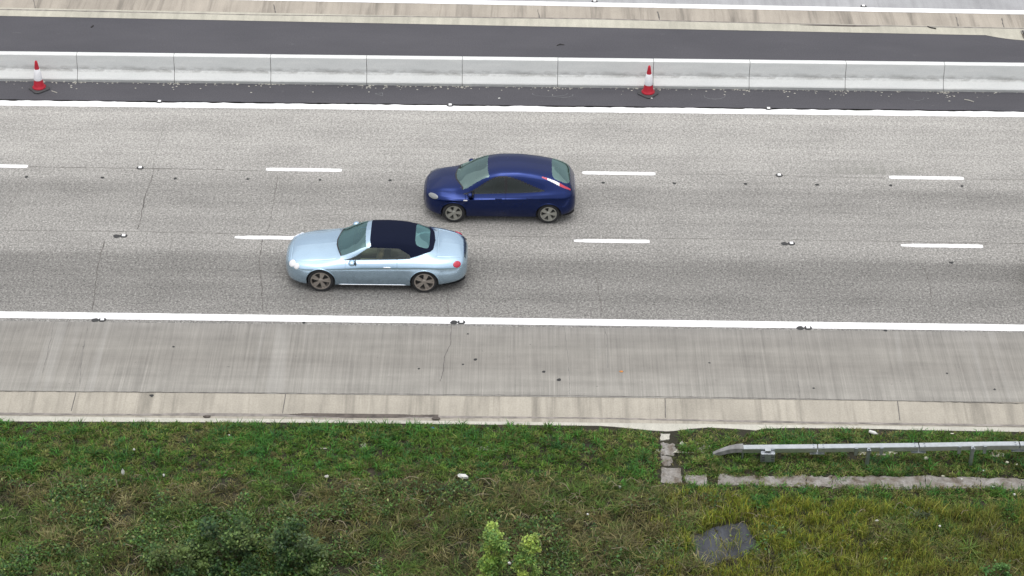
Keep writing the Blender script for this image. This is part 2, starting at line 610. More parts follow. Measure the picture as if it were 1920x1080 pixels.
def crack(pts, w0, mat, parent, z=.0025, jag=.02, n=None, name='crack'):
    """thin jagged ribbon through pixel points on the road"""
    W = [Vector((*P(*p), 0)) for p in pts]
    ln = sum((b - a).length for a, b in zip(W, W[1:]))
    n = n or max(6, int(ln / .12))
    t = np.linspace(0, 1, len(W))
    c = pchip(t, np.array([[p.x, p.y] for p in W]), np.linspace(0, 1, n)) if len(W) > 2 else \
        np.array([W[0].lerp(W[1], k)[:2] for k in np.linspace(0, 1, n)])
    d = np.gradient(c, axis=0)
    d /= np.linalg.norm(d, axis=1)[:, None] + 1e-9
    nrm = np.stack([-d[:, 1], d[:, 0]], 1)
    c = c + nrm * (rng.random((n, 1)) - .5) * 2 * jag
    hw = w0 * .5 * .74 * (.35 + 1.1 * rng.random((n, 1)))
    V, Fc = [], []
    for p, q in zip(c - nrm * hw, c + nrm * hw): V += [(*p, z), (*q, z)]
    for i in range(n - 1): Fc.append((2 * i, 2 * i + 2, 2 * i + 3, 2 * i + 1))
    return link(name, mesh_np(name, V, Fc), mat, parent)


# longitudinal joints, then transverse cracks
for seg in [((-60, 431), (230, 434), (470, 439), (540, 441)), ((880, 442), (1180, 446), (1500, 450), (1980, 458))]:
    crack(seg, .028, MAT['crack'], road, jag=.006, name='joint')
for seg in [((55, 313), (200, 315), (420, 318)), ((430, 319.5), (520, 321)), ((1095, 325), (1330, 327), (1660, 334)), ((1810, 336), (1980, 338))]:
    crack(seg, .035, MAT['crack'] if seg[0][0] < 100 else MAT['faint'], road, jag=.012, name='joint')
for pts, w0, mt in [
    ([(287, 328), (272, 370), (263, 415), (257, 430)], .05, 'crack'),
    ([(310, 230), (290, 290), (287, 328)], .02, 'faint'),
    ([(196, 452), (186, 490), (180, 530), (174, 582)], .045, 'crack'),
    ([(520, 330), (515, 365), (508, 405), (502, 435)], .022, 'crack'),
    ([(492, 448), (487, 490), (490, 530), (493, 582)], .035, 'crack'),
    ([(841, 545), (838, 562), (842, 590)], .035, 'crack'),
    ([(1118, 520), (1124, 556), (1130, 586)], .03, 'crack'),
    ([(1515, 340), (1517, 390), (1519, 430)], .022, 'faint'),
    ([(1420, 345), (1422, 400)], .02, 'faint'),
    ([(1566, 345), (1568, 395)], .02, 'faint'),
    ([(1730, 500), (1742, 530), (1748, 585)], .03, 'crack'),
    ([(1395, 560), (1402, 585)], .02, 'faint'),
    ([(42, 338), (20, 390), (3, 415)], .03, 'faint'),
    ([(1720, 350), (1724, 395)], .018, 'faint'),
]:
    crack(pts, w0, MAT[mt], road)
shoulder = bpy.data.objects['hard_shoulder']
for pts, w0, mt in [
    ([(847, 605), (845, 640), (834, 670), (830, 700), (825, 715)], .025, 'crack'),
    ([(1131, 607), (1138, 640), (1140, 690)], .02, 'faint'),
    ([(165, 612), (155, 660), (150, 720)], .025, 'faint'),
    ([(102, 604), (92, 650), (80, 700)], .022, 'faint'),
    ([(1057, 610), (1066, 680), (1068, 740)], .02, 'faint'),
    ([(1480, 620), (1492, 680), (1500, 745)], .02, 'faint'),
]:
    crack(pts, w0, MAT[mt], shoulder, jag=.015)
crack([(-60, 733), (640, 738), (1280, 744.5), (1980, 757.5)], .03, MAT['crack'], shoulder, jag=.01, name='joint', z=.003)
# drilled core plugs in a row beside the lane line
for px in (50, 192, 329, 465, 600, 731, 1131, 1264, 1398, 1532, 1670, 1804):
    py = 332 + (px - 50) * .0097
    x, y = P(px, py)
    bm = bmesh.new()
    n = 9
    vs = []
    for k in range(n):
        r = .042 * (.75 + .5 * random.random())
        vs.append(bm.verts.new((x + r * 1.25 * cos(2 * pi * k / n), y + r * 1.3 * sin(2 * pi * k / n), .0035)))
    bm.faces.new(vs)
    obj('tar_plug', bm, MAT['tar'], road)
# oil spots and small stains
for px, py, r, par in [(891, 674, .05, shoulder), (868, 683, .03, shoulder), (877, 626, .03, shoulder), (325, 650, .04, shoulder), (570, 605, .04, shoulder),
                  (1783, 492, .06, road), (284, 741, .055, shoulder), (1020, 697, .05, shoulder), (1048, 712, .05, shoulder), (785, 691, .03, shoulder),
                  (1526, 728, .03, shoulder), (1776, 700, .03, shoulder), (1660, 620, .05, shoulder), (1865, 730, .03, shoulder), (1330, 680, .03, shoulder)]:
    z = -.015 if py > 735 else .003
    x, y = P(px, py, z)
    bm = bmesh.new()
    vs = [bm.verts.new((x + r * (.6 + .8 * random.random()) * cos(k * .7), y + r * (.6 + .8 * random.random()) * sin(k * .7), z)) for k in range(9)]
    bm.faces.new(vs)
    obj('oil_stain', bm, MAT['tar'], par)


def silt(pts0, pts1, z, mat, name='silt', parent=None, n=160, rag=.02):
    """dirt film in the channel bottom, also the painted far shadow line, between two pixel polylines"""
    a0, a1 = np.array(pts0, float), np.array(pts1, float)
    px = np.linspace(a0[0, 0], a0[-1, 0], n)
    e0, e1 = np.interp(px, a0[:, 0], a0[:, 1]), np.interp(px, a1[:, 0], a1[:, 1])
    V, Fc = [], []
    for i, (p, u, v) in enumerate(zip(px, e0, e1)):
        x, y = P(p, u, z)
        x2, y2 = P(p, v, z)
        V += [(x, y + (random.random() - .5) * rag, z), (x2, y2 + (random.random() - .5) * rag, z)]
    for i in range(n - 1): Fc.append((2 * i, 2 * i + 1, 2 * i + 3, 2 * i + 2))
    return tag(link(name, mesh_np(name, V, Fc), mat), kind='stuff')


silt([(540, 777), (580, 773.5), (660, 773), (735, 774.5), (775, 778), (822, 777)], [(540, 777.3), (580, 780), (660, 783), (740, 783), (775, 781), (822, 782)], -.0965, MAT['silt'])
silt([(-40, 773), (200, 776), (330, 775), (430, 772), (530, 771), (590, 775), (800, 779), (1100, 782.5), (1500, 790), (1960, 797)],
     [(-40, 778), (200, 779), (330, 779), (430, 780), (530, 781), (590, 783), (800, 784), (1100, 785), (1500, 793.5), (1960, 800.5)], -.1005, MAT['silt_shadow'])
silt([(1500, 46.8), (1545, 46.3), (1600, 47.5), (1650, 48.6)], [(1500, 47.2), (1545, 48.6), (1600, 50), (1650, 49.4)], .013, MAT['silt'], rag=.0, n=60)
silt([(0, 16.5), (480, 27), (1100, 34), (1580, 46), (1950, 53)], [(0, 18.5), (480, 28.4), (1100, 36), (1580, 47.6), (1950, 55)], .0125, MAT['silt_shadow'], rag=.01)  # grey line painting the slight shadow where far gutter meets kerb
# joints across the channels
chan = bpy.data.objects['drainage_channel']
for px in (142, 535, 1247, 1683):
    (x, y0), (x1, y1) = P(px, 736 + px * .011, -.01), P(px - 3, 772 + px * .011, -.1)
    bm = bmesh.new()
    d = .011
    a = [(x - d, Y_CHAN1 - .01, -.0045), (x + d, Y_CHAN1 - .01, -.0045), (x + d, Y_CHAN1 - .1, -.0165), (x - d, Y_CHAN1 - .1, -.0165)]
    b = [(x - d - .02, Y_LIP1 + .25, -.0965), (x + d - .02, Y_LIP1 + .25, -.0965)]
    v = [bm.verts.new(p) for p in a + b]
    bm.faces.new(v[:4])
    bm.faces.new((v[3], v[2], v[5], v[4]))
    obj('joint', bm, MAT['crack'], chan)
gut = bpy.data.objects['median_gutter']
for px in (65, 515, 1235, 1795, 1880, 1010):
    yt, yb = 2 + (px - 480) * .0186, 27 + (px - 480) * .0184
    crack([(px - 2, max(-8, yt + 6)), (px + 2, yb - 1)], .05, MAT['crack'], gut, z=.0075, jag=.01, name='joint')

# ------------------------------------------------------------------ concrete barrier of 3 m units
bar = tag(empty('concrete_barrier', (0, Y_BAR, .004)), 'long pale grey concrete barrier of joined units along the narrow dark asphalt strip', 'barrier')
prof = [(0, 0), (0, .085), (.012, .10), (.175, .315), (.19, .335), (.235, .79), (.245, .80), (.435, .80), (.445, .79), (.49, .335), (.505, .315), (.668, .10), (.68, .085), (.68, 0)]
JX = [P(px, 140 + px * .0095, .4)[0] for px in (140, 323, 505, 686, 866, 1046, 1226, 1407, 1588, 1773)]
JX = [JX[0] - 6.03, JX[0] - 3.03] + JX + [JX[-1] + 3.05, JX[-1] + 6.05]
for a, b in zip(JX, JX[1:]):
    bm = bmesh.new()
    L = b - a - .016
    nx = 12
    rows = []
    for i in range(nx + 1):
        x = L * i / nx
        rows.append([bm.verts.new((x, y + (random.random() - .5) * .003, z)) for y, z in prof])
    for i in range(nx):
        for j in range(len(prof) - 1):
            bm.faces.new((rows[i][j], rows[i + 1][j], rows[i + 1][j + 1], rows[i][j + 1]))
    bm.faces.new(rows[0])
    bm.faces.new(rows[-1])
    u = obj('barrier_unit', bm, MAT['barrier'], bar)
    u.location = (a + .008, 0, random.random() * .004)
bm = bmesh.new()
bm_box(bm, ((JX[0] + JX[-1]) / 2, .34, .27), (JX[-1] - JX[0] - .2, .2, .5))
obj('core', bm, MAT['crack'], bar)
# crumbs of mortar along the barrier foot
bm = bmesh.new()
for k in range(420):
    x = rng.uniform(-17, 17)
    if rng.random() < .35: x = JX[rng.integers(2, 12)] + rng.normal(0, .12)
    r = rng.uniform(.008, .024)
    y = Y_BAR - abs(rng.normal(0, .05)) - (abs(rng.normal(0, .25)) if rng.random() < .25 else 0)
    bmesh.ops.create_icosphere(bm, subdivisions=1, radius=r, matrix=Matrix.Translation((x, y, .006)) @ Matrix.Diagonal((1.6, 1, .6, 1)))
tag(obj('mortar_debris', bm, MAT['lip']), kind='stuff')

# ------------------------------------------------------------------ traffic cones
def make_cone(px, py, label, rot):
    x, y = P(px, py)
    t = tag(empty('traffic_cone', (x, y, .006), rot), label, 'cone', 'traffic cones in front of the barrier')
    bm = bmesh.new()
    a, c = .262, .075                                           # square rubber foot with cut corners
    pts = [(a, -a + c), (a, a - c), (a - c, a), (-a + c, a), (-a, a - c), (-a, -a + c), (-a + c, -a), (a - c, -a)]
    lo = [bm.verts.new((p[0], p[1], 0)) for p in pts]
    mi = [bm.verts.new((p[0], p[1], .035)) for p in pts]
    hi = [bm.verts.new((p[0] * .88, p[1] * .88, .06)) for p in pts]
    for A, B in ((lo, mi), (mi, hi)):
        for i in range(8): bm.faces.new((A[i], A[(i + 1) % 8], B[(i + 1) % 8], B[i]))
    bm.faces.new(hi)
    bm.faces.new(lo)
    obj('rubber_base', bm, MAT['rubber'], t)
    bm = bmesh.new()
    bm_lathe(bm, [(.20, .055), (.205, .085), (.165, .12), (.16, .13), (.127, .33), (.122, .36)], 28)
    obj('lower_body', bm, MAT['cone_red'], t, True)
    bm = bmesh.new()
    bm_lathe(bm, [(.13, .335), (.132, .345), (.088, .695), (.084, .70)], 28)
    obj('reflective_sleeve', bm, MAT['cone_white'], t, True)
    bm = bmesh.new()
    bm_lathe(bm, [(.078, .69), (.074, .72), (.04, .94), (.034, .965), (.02, .975)], 24)
    obj('tip', bm, MAT['cone_red'], t, True)
    return t


make_cone(74, 167, 'red and white traffic cone near the left end of the barrier', radians(41))
make_cone(1215, 176, 'red and white traffic cone standing right of middle before a barrier joint', radians(48))

# ------------------------------------------------------------------ road studs
def stud(px, py, label, twin=False, hole=False):
    x, y = P(px, py)
    t = tag(empty('road_stud', (x, y, .004)), label, 'road stud', 'reflective studs along the lane lines')
    bm = bmesh.new()
    bm_lathe(bm, [(.105, 0), (.10, .012), (.075, .02)], 18)
    o = obj('casing', bm, MAT['stud'], t)
    o.scale.y = .85
    bm = bmesh.new()
    bm_box(bm, (.0, 0, .026), (.095, .10, .02), bevel=.008)
    obj('reflector', bm, MAT['stud_white'], t)
    if twin:
        bm = bmesh.new()
        vs = [bm.verts.new((-.2 + .10 * (.8 + .4 * random.random()) * cos(k * pi / 5), .09 * (.8 + .4 * random.random()) * sin(k * pi / 5) - .01, .001)) for k in range(10)]
        bm.faces.new(vs)
        obj('old_socket', bm, MAT['stud'], t)
    return t


for a in [
    (263, 315, 'white stud in the joint between left end dash and second far lane dash', False),
    (1461, 329, 'white stud in the faint joint right of the far lane dash, below stained concrete', False),
    (232, 442.5, 'white stud beside a dark socket on the nearer lane line, left of the convertible', True),
    (868, 449, 'white stud just behind the tail of the light blue convertible', False),
    (1484, 457, 'white stud beside a dark socket on the nearer lane line, right', True),
    (192, 600, 'white stud beside a dark oval socket under the near edge line at left', True),
    (865, 604.5, 'white stud beside a dark oval socket under the near edge line at middle', True),
    (1515, 615, 'white stud beside a dark socket under the near edge line at right', True),
    (299, 191, 'small white stud at the upper rim of the offside edge line at left', False),
    (844, 197.5, 'small white stud at the upper rim of the offside edge line near middle', False),
    (1441, 204, 'small white stud at the upper rim of the offside edge line right of the cone', False),
    (1115, 3, 'white stud on the far carriageway above the far edge line, top middle', False),
    (1619, 12, 'white stud on the far carriageway above the far edge line, top right', False),
]:
    stud(*a)

# ------------------------------------------------------------------ cars
def loft(xs, rows, nv=16, dx=.01, scale=1.0):
    A = np.array(rows, float)                                    # (n, K, 2)
    n, K, _ = A.shape
    L = xs[-1]
    xq = np.unique(np.round(np.concatenate([np.arange(xs[0], L, dx), xs[0] + np.linspace(0, .1, 16), L - np.linspace(0, .1, 16), xs]), 5))
    D = pchip(xs, A.reshape(n, -1), xq).reshape(len(xq), K, 2)
    vq = np.linspace(0, K - 1, (K - 1) * nv + 1)
    Yq = pchip(np.arange(K), D[:, :, 0].T, vq).T                 # (N, nvq)
    Zq = pchip(np.arange(K), D[:, :, 1].T, vq).T
    return xq, vq, Yq, Zq


class Car:
    def __init__(s, name, loc, xs, rows, wheel_x, wheel_r, arch_r, paint):
        s.root = empty(name, loc)
        s.xq, s.vq, s.Y, s.Z = loft(xs, rows)
        s.wx, s.wr, s.ar = wheel_x, wheel_r, arch_r
        s.paint = paint
        s.grooves_x, s.grooves_v = [], []

    def surf(s, x, v, side=-1, off=0):
        i = int(np.argmin(abs(s.xq - x)))
        y = np.interp(v, s.vq, s.Y[i])
        z = np.interp(v, s.vq, s.Z[i])
        i2, i1 = min(i + 2, len(s.xq) - 1), max(i - 2, 0)
        dx = Vector((s.xq[i2] - s.xq[i1], np.interp(v, s.vq, s.Y[i2]) - np.interp(v, s.vq, s.Y[i1]), np.interp(v, s.vq, s.Z[i2]) - np.interp(v, s.vq, s.Z[i1])))
        dv = Vector((0, np.interp(v + .1, s.vq, s.Y[i]) - np.interp(v - .1, s.vq, s.Y[i]), np.interp(v + .1, s.vq, s.Z[i]) - np.interp(v - .1, s.vq, s.Z[i])))
        nn = dx.cross(dv)
        if nn.y * 1 + nn.z * .5 < 0: nn = -nn
        nn.normalize()
        p = Vector((s.xq[i], y, z)) + nn * off
        if side < 0:
            p.y, nn.y = -p.y, -nn.y
        return p, nn

    def build(s, classify, mats):
        xq, vq, Y, Z = s.xq, s.vq, s.Y, s.Z
        N, Mv = Y.shape
        cols = [(j, -1) for j in range(Mv)] + [(j, 1) for j in range(Mv - 2, -1, -1)]
        vv_ = np.array([vq[j] for j, _ in cols])
        X3 = np.zeros((N, len(cols), 3))
        for c, (j, sd_) in enumerate(cols):
            X3[:, c, 0] = xq
            X3[:, c, 1] = sd_ * Y[:, j]
            X3[:, c, 2] = Z[:, j]
        V = X3.reshape(-1, 3)
        vv = np.array([vq[j] for j, _ in cols])
        W = len(cols)
        for gx, v0, v1 in s.grooves_x:                           # shut lines of doors, bonnet and boot
            i = int(np.argmin(abs(xq - gx)))
            for c in range(len(cols)):
                if v0 <= vv_[c] <= v1:
                    if vv_[c] < 6: X3[i, c, 1] *= 1 - .016 / max(.1, abs(X3[i, c, 1]))
                    else: X3[i, c, 2] -= .014
        for gv, x0_, x1_ in s.grooves_v:
            for c in range(len(cols)):
                if abs(vv_[c] - gv) < .032:
                    k_ = (xq >= x0_) & (xq <= x1_)
                    if gv < 6: X3[k_, c, 1] *= .984
                    else: X3[k_, c, 2] -= .012
        # open the wheel arches
        kill = np.zeros((N, W), bool)
        for wx in s.wx:
            d = np.hypot(X3[:, :, 0] - wx, X3[:, :, 2] - s.wr)
            kill |= (d < s.ar) & (vv[None, :] < 5.2)
        groups = {}
        used = np.zeros((N, W), bool)
        for i in range(N - 1):
            for c in range(W - 1):
                q = ((i, c), (i + 1, c), (i + 1, c + 1), (i, c + 1))
                if all(kill[a] for a in q): continue
                xc = .5 * (xq[i] + xq[i + 1])
                vc = .5 * (vv[c] + vv[c + 1])
                sdn = cols[c][1] if c >= Mv else -1
                if c >= Mv - 1: sdn = 1
                zc = .25 * sum(X3[a][2] for a in q)
                yc = .25 * sum(abs(X3[a][1]) for a in q)
                lab = classify(xc, vc, yc, zc, sdn)
                groups.setdefault(lab, []).append([a[0] * W + a[1] for a in q])
        for a in np.argwhere(kill):                              # pull the cut edge onto the arch circle
            i, c = a
            x, y, z = X3[i, c]
            wx = min(s.wx, key=lambda k: abs(k - x))
            dxz = np.array([x - wx, z - s.wr])
            r = np.linalg.norm(dxz)
            if r > 1e-6 and r > s.ar - .05:
                dxz = dxz / r * s.ar
                X3[i, c, 0], X3[i, c, 2] = wx + dxz[0], s.wr + dxz[1]
        V = X3.reshape(-1, 3)
        # end caps belong to the body
        base = len(V)
        capf, capr = V[:W].mean(0), V[-W:].mean(0)
        capf[0] -= .012
        capr[0] += .012
        V = np.vstack([V, capf, capr])
        for c in range(W - 1):
            groups.setdefault('body', []).append([base, c, c + 1])
            groups['body'].append([base + 1, (N - 1) * W + c + 1, (N - 1) * W + c])
        # smooth normals of the whole shell, so pieces shade as one surface
        full = mesh_np('shell', V, [f for g_ in groups.values() for f in g_], True)
        nrm = np.zeros(len(V) * 3)
        full.vertex_normals.foreach_get('vector', nrm)
        nrm = nrm.reshape(-1, 3)
        bpy.data.meshes.remove(full)
        s.parts = {}
        for lab, fs in groups.items():
            if lab is None: continue
            fs_flat = np.unique(np.concatenate([np.array(f) for f in fs]))
            mp = {int(a): k for k, a in enumerate(fs_flat)}
            nm = lab.split('|')[0]
            me = mesh_np(nm, V[fs_flat], [[mp[int(a)] for a in f] for f in fs], True)
            me.normals_split_custom_set_from_vertices([tuple(nrm[a]) for a in fs_flat])
            s.parts[lab] = link(nm, me, mats.get(nm, s.paint), s.root)
        return s.parts

    def wells(s, yin=.52, yout=.86):
        for wx in s.wx:
            for sd_ in (-1, 1):
                bm = bmesh.new()
                n = 26
                r = s.ar - .002
                A, B = [], []
                for k in range(n + 1):
                    a = -.35 + (pi + .7) * k / n
                    p = (wx + r * cos(a), s.wr + r * sin(a))
                    A.append(bm.verts.new((p[0], sd_ * yout, p[1])))
                    B.append(bm.verts.new((p[0], sd_ * yin, p[1])))
                for k in range(n): bm.faces.new((A[k], A[k + 1], B[k + 1], B[k]))
                bm.faces.new(B)
                obj('wheel_well', bm, MAT['tar'], s.root)

    def lips(s, th=.018):
        """rounded rolled edge of each wheel arch"""
        for wx in s.wx:
            for sd_ in (-1, 1):
                pts = []
                for k in range(31):
                    a = -.28 + (pi + .56) * k / 30
                    x, z = wx + s.ar * cos(a), s.wr + s.ar * sin(a)
                    i = int(np.argmin(abs(s.xq - x)))
                    j = np.argsort(s.Z[i][:6 * 16])
                    y = np.interp(z, s.Z[i][:6 * 16][j], s.Y[i][:6 * 16][j])
                    pts.append((x, sd_ * (y - .004), z))
                bm = bmesh.new()
                bm_tube(bm, pts, th, 8)
                obj('arch_lip', bm, s.paint, s.root, True)

    def wheels(s, half, width, rim_mat, tyre_mat, spokes, rim_r, twist=.3):
        """half: distance of the outer tyre face from the centre line"""
        R = s.wr
        bm = bmesh.new()
        hw = width / 2
        bm_lathe(bm, [(rim_r, -hw + .015), (rim_r + .02, -hw), (R - .035, -hw - .004), (R - .008, -hw + .02), (R, -hw + .05), (R, hw - .05), (R - .008, hw - .02),
                      (R - .035, hw + .004), (rim_r + .02, hw), (rim_r, hw - .015)], 40, 'y', closed=True)
        bmesh.ops.recalc_face_normals(bm, faces=bm.faces)
        tyre_me = bpy.data.meshes.new('tyre')
        bm.to_mesh(tyre_me)
        bm.free()
        tyre_me.materials.append(tyre_mat)
        bm = bmesh.new()
        rr = rim_r
        bm_lathe(bm, [(rr - .03, -hw + .05), (rr - .022, -hw + .006), (rr + .004, -hw + .004), (rr + .004, -hw + .03), (rr - .01, hw - .02), (rr - .03, hw - .02)], 40, 'y', closed=True)
        bm_lathe(bm, [(.0, -hw + .012), (.05, -hw + .014), (.07, -hw + .03), (.075, -hw + .07), (0.0, -hw + .07)], 20, 'y')
        for k in range(spokes):
            a = 2 * pi * k / spokes + twist
            for da in (-.13, .13):                                # each arm is a split pair
                r0, r1 = .045, rr - .018
                a0, a1 = a + da * .7, a + da * 1.25
                w0, w1 = .026, .03
                e = []
                for (r, aa, ww, yy) in ((r0, a0, w0, -hw + .02), (r1, a1, w1, -hw + .02)):
                    c = Vector((r * cos(aa), yy, r * sin(aa)))
                    tdir = Vector((-sin(aa), 0, cos(aa)))
                    e.append([bm.verts.new(c - tdir * ww + Vector((0, 0, 0))), bm.verts.new(c + tdir * ww),
                              bm.verts.new(c + tdir * ww + Vector((0, .04, 0))), bm.verts.new(c - tdir * ww + Vector((0, .04, 0)))])
                for q in range(4): bm.faces.new((e[0][q], e[0][(q + 1) % 4], e[1][(q + 1) % 4], e[1][q]))
        bmesh.ops.recalc_face_normals(bm, faces=bm.faces)
        rim_me = bpy.data.meshes.new('rim')
        bm.to_mesh(rim_me)
        bm.free()
        rim_me.materials.append(rim_mat)
        bm = bmesh.new()
        bm_lathe(bm, [(0, -hw + .085), (rr * .78, -hw + .085), (rr * .78, -hw + .11), (0, -hw + .11)], 28, 'y')
        disc_me = bpy.data.meshes.new('brake_disc')
        bm.to_mesh(disc_me)
        bm.free()
        disc_me.materials.append(MAT['stud'])
        for wx in s.wx:
            for sd_ in (-1, 1):
                wl = empty('wheel', (wx, sd_ * (half - hw), R), 0 if sd_ < 0 else pi, s.root)
                ang = random.random() * 2
                for nm, me in (('tyre', tyre_me), ('rim', rim_me), ('brake_disc', disc_me)):
                    o_ = link(nm, me, None, wl)
                    o_.rotation_euler = (0, .22 if nm == 'rim' else 0, 0)

    def lens(s, name, x, v, side, size, mat, parent=None, off=0., dirx=None):
        p, nn = s.surf(x, v, side, off)
        bm = bmesh.new()
        bmesh.ops.create_uvsphere(bm, u_segments=20, v_segments=12, radius=1)
        o_ = obj(name, bm, mat, parent or s.root, True)
        o_.location = p
        o_.rotation_euler = nn.to_track_quat('Z', 'Y').to_euler()
        o_.scale = size
        return o_

    def underbody(s, zz=.2):
        i0, i1 = 3, len(s.xq) - 4
        V, Fc = [], []
        idx = list(range(i0, i1, 8))
        for i in idx:
            y = max(.05, s.Y[i][16] - .04)
            if any(abs(s.xq[i] - wx) < s.ar + .02 for wx in s.wx): y = min(y, .5)
            V += [(s.xq[i], -y, zz), (s.xq[i], y, zz)]
        for i in range(len(idx) - 1): Fc.append((2 * i, 2 * i + 1, 2 * i + 3, 2 * i + 2))
        link('underbody', mesh_np('underbody', V, Fc), MAT['tar'], s.root)

    def block(s, name, c, size, mat, rot=None, bevel=.03):
        bm = bmesh.new()
        bm_box(bm, c, size, rot, bevel)
        return obj(name, bm, mat, s.root, True)

    def mirror(s, x, y, z, mat, size=(.1, .11, .075)):
        for sd_ in (-1, 1):
            bm = bmesh.new()
            bmesh.ops.create_uvsphere(bm, u_segments=18, v_segments=10, radius=1, matrix=Matrix.Translation((x, sd_ * (y + .06), z)) @ Matrix.Diagonal((*size, 1)))
            bm_box(bm, (x + .01, sd_ * (y - .04), z - .045), (.07, .13, .03), bevel=.01)
            mr = obj('wing_mirror', bm, mat, s.root, True)
            bm = bmesh.new()
            bm_box(bm, (x + size[0] * .93, sd_ * (y + .06), z), (.02, .16, .1), bevel=.006)
            obj('mirror_glass', bm, MAT['stud'], mr)

    def seats(s, xs_, zz, mat, y=.37):
        for (x, hh) in xs_:
            for sd_ in (-1, 1):
                bm = bmesh.new()
                bm_box(bm, (x, sd_ * y, zz), (.5, .5, .16), bevel=.05)
                bm_box(bm, (x + .3, sd_ * y, zz + hh * .5), (.14, .48, hh), Matrix.Rotation(.25, 4, 'Y'), bevel=.05)
                bm_box(bm, (x + .39, sd_ * y, zz + hh + .05), (.1, .24, .16), Matrix.Rotation(.2, 4, 'Y'), bevel=.04)
                obj('seat', bm, mat, s.root, True)


cream = simple('tan leather', (.34, .29, .21), .55)
dark_int = simple('dark trim', (.03, .03, .032), .6)
headlamp = simple('headlamp glass', (.78, .78, .80), .15, .0, var=.05, Coat_Weight=1.)
tail_red = simple('red lamp plastic', (.50, .01, .04), .2, var=.08, Coat_Weight=1.)
tail_clear = simple('clear lamp plastic', (.85, .82, .82), .2, var=.05, Coat_Weight=1.)
chrome = simple('bright trim', (.75, .76, .78), .25, .9, var=.05)
tyre_m = simple('tyre rubber', (.022, .022, .023), .8, var=.2)
rim_bronze = simple('brushed alloy', (.42, .38, .34), .38, .75, var=.1)
rim_silver = simple('dull silver alloy', (.42, .42, .38), .4, .7, var=.1)

# ---- light blue convertible with dark blue soft top
paint_b = mat_carpaint('light ice blue metallic paint', (.50, .67, .82), .98, .22)
cloth = simple('dark navy roof cloth', (.007, .010, .025), .95, var=.2, vs=60, Specular_IOR_Level=.12)
glass_ws = mat_glass('windscreen glass', (.40, .62, .62), .16, (.62, .98, 1))
glass_side = mat_glass('side glass', (.70, .72, .62), .03)
glass_rear = mat_glass('rear glass', (.12, .30, .33), .25, (.55, .98, 1))
rub = simple('black seal', (.012, .012, .014), .5)
bx = [0, .08, .25, .55, .95, 1.35, 1.5, 1.8, 2.1, 2.3, 2.7, 3.1, 3.45, 3.75, 3.95, 4.15, 4.5, 4.7, 4.79, 4.82]
bside = {
    .95: [(.65, .19), (.89, .21), (.945, .34), (.96, .52), (.952, .70), (.89, .80)],
    1.35: [(.68, .19), (.842, .18), (.893, .34), (.930, .53), (0.955, 0.700), (.893, .835)],
    1.5: [(.68, .19), (.842, .18), (.893, .34), (.930, .53), (0.953, 0.705), (.893, .845)],
    1.8: [(.68, .19), (.842, .18), (.893, .34), (.930, .53), (0.951, 0.715), (.895, .86)],
    2.1: [(.68, .19), (.842, .18), (.893, .34), (.930, .53), (.946, .715), (.895, .87)],
    2.3: [(.68, .19), (.842, .18), (.893, .34), (.930, .53), (0.947, 0.723), (.895, .875)],
    2.7: [(.68, .19), (.842, .18), (.893, .34), (.930, .53), (0.948, 0.730), (.895, .885)],
    3.1: [(.68, .19), (.842, .18), (.893, .34), (.930, .53), (0.960, 0.740), (.90, .90)],
    3.45: [(.68, .20), (.89, .21), (.945, .36), (.966, .54), (.968, .77), (.905, .915)],
    3.75: [(.66, .21), (.89, .22), (.945, .37), (.968, .55), (.968, .775), (.90, .915)],
    3.95: [(.63, .22), (.88, .23), (.938, .37), (.96, .55), (.955, .77), (.88, .905)],
    4.15: [(.60, .23), (.865, .25), (.92, .38), (.938, .55), (.927, .75), (.85, .89)],
    4.5: [(.55, .25), (.80, .28), (.86, .40), (.875, .54), (.85, .72), (.77, .845)],
    4.7: [(.5, .28), (.70, .31), (.765, .41), (.785, .54), (.765, .68), (.69, .79)],
    4.79: [(.4, .32), (.57, .35), (.64, .43), (.66, .53), (.645, .63), (.58, .70)],
    4.82: [(.35, .36), (.5, .39), (.56, .45), (.58, .53), (.565, .60), (.51, .655)],
}
